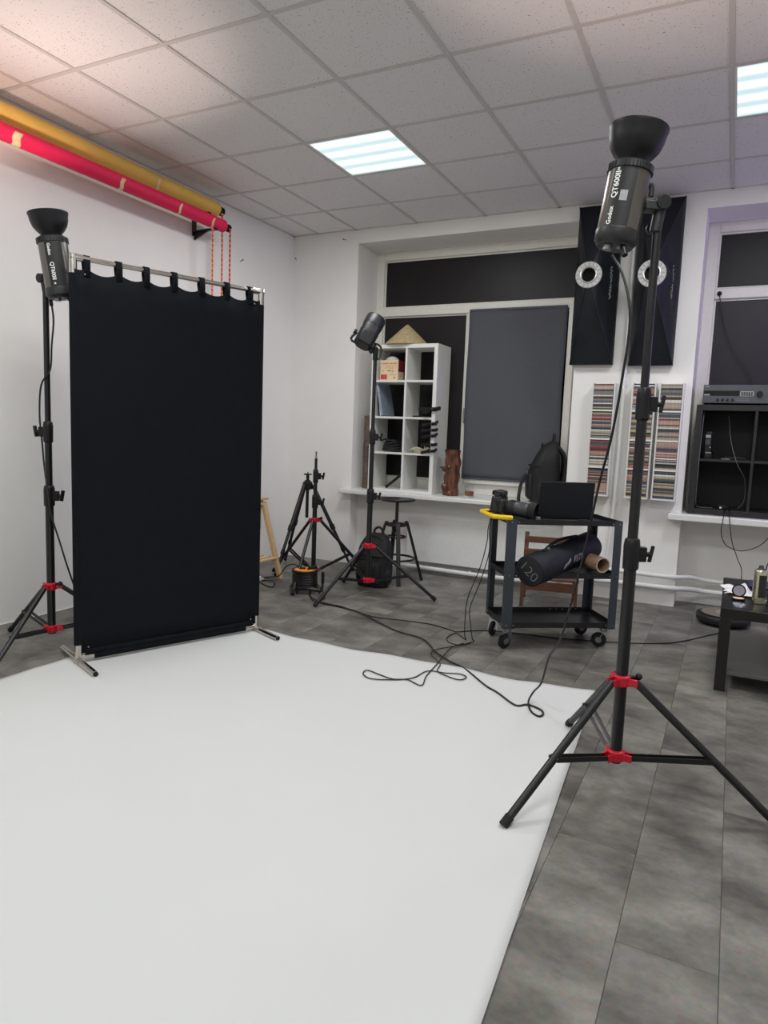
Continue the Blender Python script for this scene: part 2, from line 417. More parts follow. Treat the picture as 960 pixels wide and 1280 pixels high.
# windows
def window(name, x0, x1, z0, z1, tz0, tz1, mx0, mx1, panes, jl, jr):
    root = bpy.data.objects.new(name, None); COL.objects.link(root); W[root] = Matrix.Translation(((x0 + x1) / 2, WN, z0)); root.matrix_world = W[root]; root['kind'] = 'structure'
    f = MB(); a, b = WN - .035, WN + .05
    f.box(x0, a, z0, x0 + jl, b, z1); f.box(x1 - jr, a, z0, x1, b, z1); f.box(x0 + jl, a, z1 - .075, x1 - jr, b, z1); f.box(x0 + jl, a, z0, x1 - jr, b, z0 + .11)
    build('window_frame', f, FRAMEW, root, bevel=.006)
    build('transom', MB().box(x0 + jl, a - .006, tz0, x1 - jr, b, tz1), FRAMEW, root, bevel=.006)
    build('mullion', MB().box(mx0, a - .004, z0 + .11, mx1, b, tz0), FRAMEW, root, bevel=.006)
    for k, (p0, p1, q0, q1, m) in enumerate(panes):
        build('pane', MB().box(p0 - .005, WN + .0, q0 - .005, p1 + .005, WN + .012, q1 + .005), m, root, smooth=False)
        build('glazing_bead', MB().box(p0, WN - .012, q0, p0 + .012, WN, q1).box(p1 - .012, WN - .012, q0, p1, WN, q1).box(p0 + .012, WN - .012, q1 - .012, p1 - .012, WN, q1).box(p0 + .012, WN - .012, q0, p1 - .012, WN, q0 + .012), FRAMEW, root)
    return root
w1 = window('window_1', N1, N2, .70, LZ, 2.303, 2.384, .945, 1.02,
       [(.107, 1.915, 2.384, 2.81, DARKPANE), (.107, .945, .81, 2.303, DARKPANE), (1.02, 1.915, .81, 2.303, DARKPANE)], .077, .075)
build('window_handle', MB().box(.962, .892, 1.43, .985, .915, 1.47).cbox((.972, .885, 1.39), (.016, .012, .11)), STEEL, w1, bevel=.003)
build('sash_frame', MB().box(1.85, .875, .81, 1.91, .914, 2.33).box(1.0, .875, .80, 1.85, .914, .855), FRAMEW, w1, bevel=.006)
window('window_2', N3, N4, .715, LZ, 2.322, 2.40, 3.70, 3.77,
       [(2.93, 4.57, 2.40, 2.81, DARKPANE), (2.93, 3.70, .825, 2.322, GREYPANE), (3.77, 4.57, .825, 2.322, GREYPANE)], .08, .08)
# roller blind on the right half of window 1
rb = thing('roller_blind', 'dark grey roller blind covering the right half of the back window', 'blind', (1.41, .865, .85))
def blind_f(u, v):
    return Vector((.985 + u * .855 + .004 * math.sin(v * 9), .868 + .004 * math.sin(u * 9 + v * 3), .845 + v * 1.47))
build('blind_cloth', MB().grid(blind_f, 20, 24), BLIND, rb, solid=.002)
build('bottom_rail', MB().box(.987, .862, .838, 1.842, .876, .856), BLIND, rb, bevel=.003)
build('head_tube', MB().cyl((.99, .872, 2.315), (1.838, .872, 2.315), .012), BLIND, rb)

# radiator cover, heating pipes and riser
rp_ = thing('radiator_panel', 'flat white panel radiator under the back window sill', 'radiator', (1.3, .6, .09))
build('front_panel', MB().box(.60, .585, .094, 1.985, .60, .485), WHITE, rp_, bevel=.004)
build('radiator_body', MB().box(.62, .602, .11, 1.98, .66, .47), WHITE, rp_, bevel=.004)
for x in (.75, 1.85): build('bracket', MB().box(x, .66, .2, x + .03, .679, .42), WHITE, rp_)
hp = thing('heating_pipe', 'upper white heating pipe running along the pillar to the right niche', 'pipe', (2.5, .5, .23))
build('pipe', MB().tube([(1.99, .50, .235), (2.4, .50, .235), (2.80, .50, .232), (2.95, .62, .225), (3.07, .70, .20), (3.5, .72, .20), (N4 - .02, .72, .20)], .017, 10), WHITE, hp)
build('bracket', MB().box(2.48, .50, .225, 2.50, .545, .245), WHITE, hp)
hp = thing('heating_pipe', 'lower white heating pipe running just above the floor along the back wall', 'pipe', (2.0, .5, .05))
build('pipe', MB().tube([(.5, .56, .05), (1.4, .52, .05), (1.9, .50, .075), (2.1, .50, .125), (2.4, .50, .145), (2.80, .50, .147), (2.95, .62, .135), (3.07, .70, .116), (3.5, .72, .116), (N4 - .02, .72, .116)], .019, 10), WHITE, hp)
build('bracket', MB().box(2.55, .50, .135, 2.57, .545, .155), WHITE, hp); build('bracket', MB().box(1.2, .53, .04, 1.22, .68, .06), WHITE, hp)
hp = thing('riser_pipe', 'thin white vertical pipe on the pillar between the disc racks', 'pipe', (2.372, .51, 0))
build('pipe', MB().tube([(2.38, .515, 2.99), (2.376, .515, 1.8), (2.372, .515, 1.0), (2.36, .515, .5), (2.34, .512, .26), (2.33, .50, .24)], .014, 10), WHITE, hp)
for x, z in ((2.36, 1.64), (2.356, .75)): build('clip', MB().box(x, .515, z, x + .032, .545, z + .03), WHITE, hp)

# ------------------------------------------------------------------ white paper floor sheet
def paper_f(u, v):
    yb = -1.68 + .02 * math.sin(u * 11) + .10 * max(0, u - .85) / .15
    xr = 2.65 + (1 - v) * .26
    xl = .13 + .05 * v
    x = xl + (xr - xl) * u; y = -5.6 + (yb + 5.6) * v
    if v > .97 and u < .12: y -= .03 * (1 - u / .12)
    z = .0045 + .0012 * math.sin(x * 5 + y * 2.3) * math.sin(y * 3.1 - x) + (.006 * ((v - .97) / .03) ** 2 * (1 + math.sin(u * 37)) / 2 if v > .97 else 0)
    z += .0035 * max(0, 1 - abs((y + 2.75 - .10 * (x - 1)) / .09)) * (.5 + .5 * math.sin(x * 2.2)) + .003 * max(0, 1 - abs((y + 3.35 + .06 * (x - 1)) / .12)) * (.5 + .5 * math.sin(x * 1.7 + 2))
    return Vector((x, y, z))
ps = build('paper_sheet', MB().grid(paper_f, 80, 130), PAPER, origin=(1.4, -3.5, 0), solid=.0012)
tag(ps, 'wide matt white paper sheet spread over the grey floor', 'paper')

# ------------------------------------------------------------------ rolls on the left wall
def paper_roll(name, label, x, z, y0, y1, r, m, tapes):
    t = thing(name, label, 'paper roll', (x, y1, z))
    build('paper', MB().cyl((x, y0, z), (x, y1, z), r, n=28), m, t)
    build('core', MB().cyl((x, y1 + .001, z), (x, y1 + .045, z), r * .55, n=18), BLACKP, t)
    k = build('end_wheel', MB().lathe([(r * .25, 0), (r * .62, .004), (r * .62, .02), (r * .3, .03)], (x, y1 + .05, z), (0, 1, 0), 18), BLACKP, t)
    for ty, tl in tapes:
        a0 = -2.4
        def tf(u, v): return Vector((x + (r + .0012) * math.cos(a0 + v * 2.2 + .5), ty + u * tl + .01 * math.sin(v * 7), z + (r + .0012) * math.sin(a0 + v * 2.2 + .5)))
        build('tape_strip', MB().grid(tf, 3, 10), TAPE, t, solid=.0006)
    return t
paper_roll('paper_roll', 'yellow paper roll mounted highest on the left wall under the ceiling', -.52, 2.868, -4.6, -.71, .052, YELP, [(-1.35, .02), (-3.2, .03)])
pk = paper_roll('paper_roll', 'crimson pink paper roll mounted on the left wall below the yellow roll', -.46, 2.742, -4.6, -.70, .046, PINKP, [(-.86, .02), (-1.72, .03), (-2.45, .05), (-1.2, .02)])
for k, y in enumerate((-.80, -4.45)):
    br = thing('wall_bracket', ['black roll bracket on the left wall at the chain end of the rolls', 'black roll bracket on the left wall at the far front end of the rolls'][k], 'bracket', (XL, y, 2.72), group='roll brackets')
    build('wall_plate', MB().box(XL, y - .02, 2.66, XL + .012, y + .02, 2.93), BLACKM, br, bevel=.002)
    build('arm', MB().bar((XL, y, 2.69), (-.44, y, 2.692), .03, .014).bar((XL, y, 2.81), (-.50, y, 2.812), .03, .014), BLACKM, br)
    build('gusset', MB().add([(XL + .01, y - .006, 2.63), (XL + .01, y - .006, 2.69), (-.50, y - .006, 2.69), (XL + .01, y + .006, 2.63), (XL + .01, y + .006, 2.69), (-.50, y + .006, 2.69)], [(0, 1, 2), (5, 4, 3), (0, 3, 4, 1), (1, 4, 5, 2), (2, 5, 3, 0)]), BLACKM, br)
def chain(label, m, x, y, z0, z1):
    t = thing('pull_chain', label, 'chain', (x, y, z1), group='plastic pull chains hanging from the paper rolls')
    mb = MB(); z = z1; k = 0
    while z > z0:
        if k % 2: mb.cbox((x, y, z), (.016, .006, .021))
        else: mb.cbox((x, y, z), (.006, .016, .021))
        z -= .018; k += 1
    s = build('chain_links', mb, m, t, bevel=.002, seg=1); s['kind'] = 'stuff'
    mb = MB(); z = z1 - .009
    while z > z0: mb.cbox((x, y, z), (.017, .017, .005)); z -= .036
    s = build('pale_links', mb, mat('pale_chain', (236, 210, 190), .5), t); s['kind'] = 'stuff'
    build('end_weight', MB().lathe([(.004, .05), (.012, .03), (.012, 0), (.006, -.008)], (x, y, z0 - .03), (0, 0, 1), 12), m, t)
CHO = mat('orange_chain', (238, 104, 60), .45); CHR = mat('red_chain', (206, 30, 62), .45)
chain('orange plastic pull chain, the one nearest the crimson roll end', CHO, -.46, -.815, 1.2, 2.70)
chain('darker orange pull chain, middle strand of the three', mat('deep_orange_chain', (226, 84, 40), .45), -.50, -.66, 1.15, 2.85)
chain('red and white pull chain, the strand nearest the window wall', CHR, -.44, -.64, 1.3, 2.74)
# nails in the walls
for k, (c, ax, lb) in enumerate([((XL, -.241, 2.60), (1, -.3, .2), 'small dark nail in the left wall beside the pull chains'),
                     ((-.098, YB, 2.926), (-.2, -1, -.1), 'small dark nail in the back wall beside the window lintel'),
                     ((-.63, YB, 2.79), (.4, -1, .2), 'small dark nail high in the corner of the back wall')]):
    t = thing('wall_nail', lb, 'nail', c)
    d = Vector(ax).normalized(); c = Vector(c)
    build('shank', MB().cyl(c - d * .01, c + d * .04, .0022, n=8), BLACKM, t)
    build('nail_head', MB().cyl(c + d * .04, c + d * .044, .006, n=10), BLACKM, t)

# ------------------------------------------------------------------ black backdrop panel
BO = Vector((.277, -2.657, 0)); BU = Vector((.373, .928, 0)).normalized(); BNn = Vector((.928, -.373, 0)).normalized(); BW = 1.03; BH = 2.0
bdM = Matrix(((BU.x, BNn.x, 0, BO.x), (BU.y, BNn.y, 0, BO.y), (0, 0, 1, 0), (0, 0, 0, 1)))   # local: x along, y towards camera, z up
bd = thing('backdrop_stand', 'black fabric backdrop panel hung on a chrome tube frame, standing on the white paper', 'backdrop', mtx=bdM)
TABS = [.06, .215, .355, .505, .66, .81, .955]
def sag(u):
    x = u * BW; ks = [-.02] + TABS + [BW + .0]
    for a, b in zip(ks[:-1], ks[1:]):
        if a <= x <= b:
            s = (x - a) / (b - a); return .025 * 4 * s * (1 - s) * min(1, (b - a) / .15)
    return 0
def cl_f(u, v):
    top = BH - .045 - sag(u) + (.02 if False else 0)
    z = .055 + (top - .055) * v
    return Vector((u * BW, .012 + .004 * math.sin(u * 23 + v * 2) * (v ** 3) + .002 * math.sin(u * 7 + 1), z))
build('cloth', MB().grid(cl_f, 84, 20), CLOTH, bd, local=True, solid=.003)
build('side_sleeve', MB().cyl((0, 0, .10), (0, 0, BH - .075), .020, n=16), CLOTH, bd, local=True)
build('side_sleeve', MB().cyl((BW, 0, .10), (BW, 0, BH - .075), .020, n=16), CLOTH, bd, local=True)
build('bottom_sleeve', MB().cyl((.075, 0, .036), (BW - .075, 0, .036), .021, n=16), CLOTH, bd, local=True)
build('hem', MB().grid(lambda u, v: Vector((.03 + u * (BW - .06), .017 - .018 * v * 0, .045 + .03 * v)), 10, 2), CLOTH, bd, local=True, solid=.002)
build('top_rail', MB().cyl((.0, 0, BH), (BW, 0, BH), .0125, n=16), CHROME, bd, local=True)
for x in (0, BW):
    s = 1 if x == 0 else -1
    build('pole', MB().cyl((x, 0, .03), (x, 0, BH), .0135, n=16), CHROME, bd, local=True)
    build('corner_elbow', MB().cyl((x, 0, BH - .075), (x, 0, BH + .016), .0185, n=18).cyl((x - s * .016, 0, BH), (x + s * .075, 0, BH), .0175, n=18), CHROME, bd, local=True)
    build('foot_tee', MB().cyl((x, 0, .0), (x, 0, .105), .0185, n=18).cyl((x, 0, .034), (x + s * .085, 0, .034), .0175, n=18).cyl((x, -.045, .019), (x, .045, .019), .0188, n=18), CHROME, bd, local=True)
    ft = build('foot_tube', MB().cyl((x, -.25, .0185), (x, .25, .0185), .0155, n=18), CHROME, bd, local=True)
    build('end_plug', MB().cyl((x, .2505, .0185), (x, .252, .0185), .0125, n=16).cyl((x, -.252, .0185), (x, -.2505, .0185), .0125, n=16), RUBBER, ft, local=True)
    build('rivet', MB().ball((x + s * .05, .016, BH - .075), .005).ball((x + s * .045, .018, .085), .005), STEEL, bd, local=True)
for x in TABS:
    pts = [Vector((0, .016, BH - .085)), Vector((0, .018, BH - .02)), Vector((0, .012, BH + .013)), Vector((0, 0, BH + .0165)), Vector((0, -.012, BH + .013)), Vector((0, -.016, BH - .02)), Vector((0, -.004, BH - .07))]
    mb = MB().add([p + Vector((x - .015, 0, 0)) for p in pts] + [p + Vector((x + .015, 0, 0)) for p in pts], [(i, i + 1, 8 + i, 7 + i) for i in range(6)])
    build('tab', mb, CLOTH, bd, local=True, solid=.004)

# ------------------------------------------------------------------ light stands
def light_stand(label, x, y, angs, R, zlo, zup, secs, collars, group='red-collared black light stands', legr=.0125, spigot=True):
    t = thing('light_stand', label, 'light stand', (x, y, 0), group=group)
    for k, (z0, z1, r) in enumerate(secs):
        build('pole_section', MB().cyl((x, y, z0), (x, y, z1), r, n=18), BLACKM, t)
    if spigot:
        z1 = secs[-1][1]
        build('spigot', MB().lathe([(.008, 0), (.008, .02), (.006, .024), (.006, .032), (.008, .036), (.008, .055)], (x, y, z1), (0, 0, 1), 12), STEEL, t)
    rl = secs[0][2]
    for nm, z in (('leg_collar', zup), ('brace_collar', zlo)):
        mb = MB().lathe([(rl + .002, -.02), (rl + .011, -.016), (rl + .011, .016), (rl + .002, .02)], (x, y, z), (0, 0, 1), 20)
        for a in angs:
            d = Vector((math.cos(a), math.sin(a), 0)); n_ = Vector((-d.y, d.x, 0)); c = Vector((x, y, z))
            for sg in (-1, 1): mb.bar(c + d * (rl + .003) + n_ * sg * .014, c + d * (rl + .036) + n_ * sg * .014, .026, .006, up=n_)
        build(nm, mb, REDM, t, bevel=.002)
    build('collar_screw', MB().cyl((x, y, zup + .012), (x + .05, y + .012, zup + .016), .006, n=10).ball((x + .055, y + .013, zup + .018), .012), BLACKP, t)
    for a in angs:
        d = Vector((math.cos(a), math.sin(a), 0)); n_ = Vector((-d.y, d.x, 0)); c = Vector((x, y, 0))
        top = c + d * (rl + .028) + Vector((0, 0, zup)); foot = c + d * R + Vector((0, 0, .013))
        lg = build('leg', MB().tube([top, foot], legr, 12, 1), BLACKM, t)
        e = (foot - top).normalized()
        build('rubber_foot', MB().cyl(foot - e * .03, foot + e * .006, legr + .0025, n=12), RUBBER, lg)
        mid = top.lerp(foot, .56)
        lo = c + d * (rl + .024) + Vector((0, 0, zlo))
        mb = MB()
        for sg in (-1, 1): mb.bar(lo + n_ * sg * .012, mid + n_ * sg * .015, .004, .017)
        build('brace', mb, BLACKM, t)
        build('hinge_bolt', MB().cyl(mid - n_ * .02, mid + n_ * .02, .006, n=10), BLACKM, t)
    for z, a, r in collars:
        d = Vector((math.cos(a), math.sin(a), 0)); c = Vector((x, y, z))
        k = build('clamp_collar', MB().lathe([(r + .001, -.055), (r + .006, -.05), (r + .007, .03), (r + .004, .05), (r, .055)], c, (0, 0, 1), 18).bar(c + d * r, c + d * (r + .028), .028, .05), BLACKP, t, bevel=.002)
        build('wing_knob', MB().cyl(c + d * (r + .02), c + d * (r + .045), .009, n=10).bar(c + d * (r + .042) - Vector((0, 0, .026)), c + d * (r + .052) + Vector((0, 0, .03)), .016, .012), BLACKP, k, bevel=.002)
    return t
rad = math.radians
ag = math.atan2(-.444 * 0 + .45, .892)     # direction to the right of the picture
light_stand('tall black light stand with red collars at the right edge of the white paper', 2.876, -2.546, [rad(239.2), rad(119), rad(359)], .516, .126, .399,
            [(.10, .86, .0205), (.80, 1.37, .0170), (1.30, 1.955, .0135)], [(.845, ag, .0205), (1.352, ag, .0170)], legr=.0135)
light_stand('tall black light stand with red collars half hidden behind the black backdrop panel', 0.0, -2.595, [rad(168), rad(288), rad(48)], .50, .126, .355,
            [(.10, .86, .0205), (.80, 1.19, .0175), (1.13, 1.90, .0145)], [(.834, ag, .0205), (1.164, ag + PI, .0175)])
light_stand('black light stand with red collars in front of the black stool and window shelf', .797, -.522, [rad(253), rad(18.9), rad(140)], .51, .126, .386,
            [(.10, .78, .020), (.72, 1.25, .0165), (1.15, 1.79, .0135)], [(.757, ag, .020), (1.19, ag, .0165)])
light_stand('short empty black light stand with red collars in the far corner of the room', .197, -.331, [rad(165), rad(40), rad(285)], .50, .10, .506,
            [(.08, .66, .0185), (.60, .85, .0150), (.80, 1.0, .0115)], [(.655, ag, .0185), (.86, ag, .0150)])

# ------------------------------------------------------------------ flash heads with upward reflectors
def flash_head(label, base, top, pole, side, text_dir, face, power, rbody=.066, twist=0):
    base = Vector(base); top = Vector(top); z = (top - base).normalized(); L = (top - base).length
    f = Vector(face); f = (f - z * f.dot(z)).normalized()           # towards the viewer: the label side
    y = f; x = y.cross(z) * -1; x = z.cross(y) * -1
    x = y.cross(z)                                                  # right-handed: x, y, z
    M = Matrix(((x.x, y.x, z.x, base.x), (x.y, y.y, z.y, base.y), (x.z, y.z, z.z, base.z), (0, 0, 0, 1)))
    t = thing('flash_head', label, 'studio flash', mtx=M, group='studio flash heads pointing at the ceiling')
    r = rbody
    build('body', MB().lathe([(r * .93, .0), (r, .012), (r, L * .88)], n=40), SATIN, t, local=True)
    build('base_band', MB().lathe([(r * .90, -.006), (r + .0015, .004), (r + .0022, .035), (r + .0015, .038)], n=40), GRAPH, t, local=True)
    vr = build('vent_ring', MB().lathe([(r + .001, L * .88), (r + .006, L * .885), (r + .006, L * .965), (r * .9, L * .995), (r * .72, L)], n=40), GRAPH, t, local=True)
    mb = MB()
    for a in range(14):
        if a in (4, 5): continue
        an = PI / 2 + (a - 6.5) * .16
        mb.cbox(((r + .006) * math.cos(an), (r + .006) * math.sin(an), L * .925), (.004, .0045, .016), Matrix.Rotation(an, 3, 'Z'))
    k = build('vent_slot', mb, RUBBER, vr, local=True); k['kind'] = 'stuff'
    # dark label stripe with the printed names
    a0, a1 = PI / 2 - .62 + twist, PI / 2 + .55 + twist
    def sf(u, v): a = a0 + (a1 - a0) * u; return Vector(((r + .0012) * math.cos(a), (r + .0012) * math.sin(a), .04 + (L * .88 - .042) * v))
    lb = build('label_stripe', MB().grid(sf, 14, 2), STRIPE, t, local=True)
    def wrap(mb, z0, ang, dirn, h=0):
        # the lettering runs along the axis; dirn +1 reads upwards, -1 reads downwards
        mb.v = [Vector(((r + .002) * math.cos(ang - v.y / r * dirn), (r + .002) * math.sin(ang - v.y / r * dirn), z0 + dirn * v.x)) for v in mb.v]
        return mb
    mid = (a0 + a1) / 2
    if text_dir > 0:
        build('lettering', wrap(text_mesh('QT600II', .0245, bold=.0005), L * .66, PI / 2 - .34 + twist, 1), PRINT, lb, local=True)
        build('lettering', wrap(text_mesh('M', .012, bold=.0003), L * .853, PI / 2 - .36 + twist, 1), PRINT, lb, local=True)
        build('lettering', wrap(text_mesh('Godox', .0195, bold=.0005), L * .275, PI / 2 - .34 + twist, 1), PRINT, lb, local=True)
        mb = MB().grid(lambda u, v: Vector(((r + .002) * math.cos(PI / 2 - .06 + twist + u * .34), (r + .002) * math.sin(PI / 2 - .06 + twist + u * .34), L * .46 + v * .032)), 4, 1)
        build('rating_sticker', mb, PRINTG, lb, local=True)
    else:
        build('lettering', wrap(text_mesh('QT600II', .0245, bold=.0005), L * .39, PI / 2 - .30 + twist, -1), PRINT, lb, local=True)
        build('lettering', wrap(text_mesh('M', .012, bold=.0003), L * .185, PI / 2 - .30 + twist, -1), PRINT, lb, local=True)
        build('lettering', wrap(text_mesh('Godox', .0195, bold=.0005), L * .75, PI / 2 - .34 + twist, -1), PRINT, lb, local=True)
    # reflector bowl
    Rb = .090
    outer = [(.046, L - .004), (.050, L + .012), (.064, L + .026), (.078, L + .046), (.0865, L + .072), (Rb, L + .098), (Rb + .003, L + .104), (Rb + .003, L + .110)]
    rf = build('reflector', MB().lathe(outer, n=44, caps=False), BLACKP, t, local=True)
    inner = [(.018, L + .004), (.044, L + .008), (.048, L + .014), (.062, L + .028), (.076, L + .048), (.0845, L + .073), (Rb - .002, L + .098), (Rb + .001, L + .110), (Rb + .003, L + .110)]
    build('reflector_lining', MB().lathe(inner, n=44, caps=False), SILV, rf, local=True)
    build('bulb', MB().lathe([(.008, 0), (.012, .006), (.012, .03), (.006, .04)], (0, 0, L + .0), (0, 0, 1), 14), mat('lit_bulb', (255, 205, 180), .4, emit=6), t, local=True)
    # back end controls
    cp = build('control_plate', MB().lathe([(r * .86, -.012), (r * .9, -.004)], n=32), GRAPH, t, local=True)
    build('control_knob', MB().lathe([(.014, -.026), (.015, -.012)], (.018, .02, 0), n=16).lathe([(.010, -.02), (.010, -.012)], (-.02, .022, 0), n=14), STEEL, cp, local=True)
    build('power_plug', MB().cyl((-.03, .028, -.012), (-.045, .038, -.045), .010, n=12), BLACKP, cp, local=True)
    # bracket to the stand
    px = M.inverted() @ Vector(pole)
    d = Vector((px.x, px.y, 0)); dn = d.normalized()
    br = build('tilt_bracket', MB().bar((dn.x * (r - .002), dn.y * (r - .002), px.z + .03), (px.x, px.y, px.z + .035), .05, .03).cyl((px.x, px.y, px.z - .045), (px.x, px.y, px.z + .05), .0185, n=18), GRAPH, t, local=True, bevel=.004)
    sd = Vector((-dn.y, dn.x, 0)) * side
    cc = Vector((px.x, px.y, px.z + .045))
    build('tilt_knob', MB().cyl(cc - sd * .03, cc + sd * .035, .023, n=20).cyl(cc + sd * .035, cc + sd * .05, .017, n=16), BLACKP, br, local=True, bevel=.002)
    c2 = Vector((px.x, px.y, px.z - .02))
    build('lock_knob', MB().cyl(c2, c2 + sd * .034, .008, n=10).cyl(c2 + sd * .032, c2 + sd * .05, .019, n=12), BLACKP, br, local=True, bevel=.002)
    build('rear_handle', MB().tube([(dn.x * (r - .002), dn.y * (r - .002), L * .80), (dn.x * (r + .012), dn.y * (r + .012), L * .78), (dn.x * (r + .016), dn.y * (r + .016), L * .66)], .009, 8), GRAPH, t, local=True)
    lamp('modelling_bulb', 'POINT', tuple(M @ Vector((0, 0, L + .045))), power, (1, .74, .66), shadow_soft_size=.012)
    return t
tc_ = Vector((3.159, -5.014, 0))
flash_head('dark studio flash with bowl reflector on the right light stand, printed label reading upwards', (2.757, -2.604, 1.862), (2.789, -2.590, 2.108), (2.876, -2.546, 1.945), 1, 1, (tc_ - Vector((2.78, -2.6, 0))) + Vector((-.35, -.2, 0)), MODEL_R)
flash_head('dark studio flash with bowl reflector on the left light stand beside the backdrop', (.111, -2.590, 1.838), (.085, -2.621, 2.118), (0.0, -2.595, 1.885), -1, -1, (tc_ - Vector((.09, -2.6, 0))), MODEL_L, rbody=.068, twist=0)

# small flash on the middle stand, seen from behind
hb = Vector((.725, -.585, 1.845)); hd = (Vector((.084, .072, .233)) + Vector((-.444, .889, 0)) * .07).normalized()
fv = (tc_ + Vector((0, 0, 1.2)) - hb); fv = (fv - hd * fv.dot(hd)).normalized(); xx = fv.cross(hd)
M = Matrix(((xx.x, fv.x, hd.x, hb.x), (xx.y, fv.y, hd.y, hb.y), (xx.z, fv.z, hd.z, hb.z), (0, 0, 0, 1)))
t = thing('flash_head', 'black battery studio flash tilted away on the stand before the window shelf', 'studio flash', mtx=M)
HEADM = mat('head_black', (24, 26, 29), .45, var=.1)
def rsq(w_, h_, z, n=32, p=4.0, cy=0):
    return [Vector(((abs(math.cos(a)) ** (2 / p)) * math.copysign(w_ / 2, math.cos(a)), cy + (abs(math.sin(a)) ** (2 / p)) * math.copysign(h_ / 2, math.sin(a)), z)) for a in [2 * PI * i / n for i in range(n)]]
build('body', MB().loft([rsq(.13, .13, .0, p=3), rsq(.138, .138, .012, p=3), rsq(.138, .138, .15, p=2.6)]), HEADM, t, local=True)
build('front_ring', MB().loft([rsq(.142, .142, .152, p=2.2), rsq(.146, .146, .16, p=2), rsq(.146, .146, .225, p=2), rsq(.136, .136, .236, p=2), rsq(.10, .10, .24, p=2)]), HEADM, t, local=True)
build('battery_pack', MB().box(-.05, .03, -.016, .05, .072, .085), BLACKP, t, local=True, bevel=.008)
build('rear_panel', MB().loft([rsq(.10, .10, -.014, p=3), rsq(.115, .115, -.001, p=3)]), STRIPE, t, local=True)
build('trim_band', MB().loft([rsq(.1405, .1405, .10, p=2.8), rsq(.1405, .1405, .106, p=2.8)]), mat('maroon_band', (64, 34, 44), .5), t, local=True)
mi = M.inverted(); pt = mi @ Vector((.797, -.522, 1.80))
build('yoke', MB().tube([(-.078, 0, .06), (-.082, -.01, -.02), (-.05, pt.y * .9, pt.z + .01), (pt.x, pt.y, pt.z + .012), (.082, -.01, -.01), (.078, 0, .06)], .009, 8), BLACKM, t, local=True)
build('stand_socket', MB().cyl(mi @ Vector((.797, -.522, 1.74)), mi @ Vector((.797, -.522, 1.83)), .019, n=16), BLACKP, t, local=True)
build('yoke_knob', MB().cyl((.078, 0, .06), (.10, 0, .06), .018, n=14), BLACKP, t, local=True)
build('grip_lever', MB().tube([(-.085, .02, .05), (-.125, .02, .04), (-.145, .02, -.01), (-.15, .02, -.05)], .008, 8), BLACKP, t, local=True)

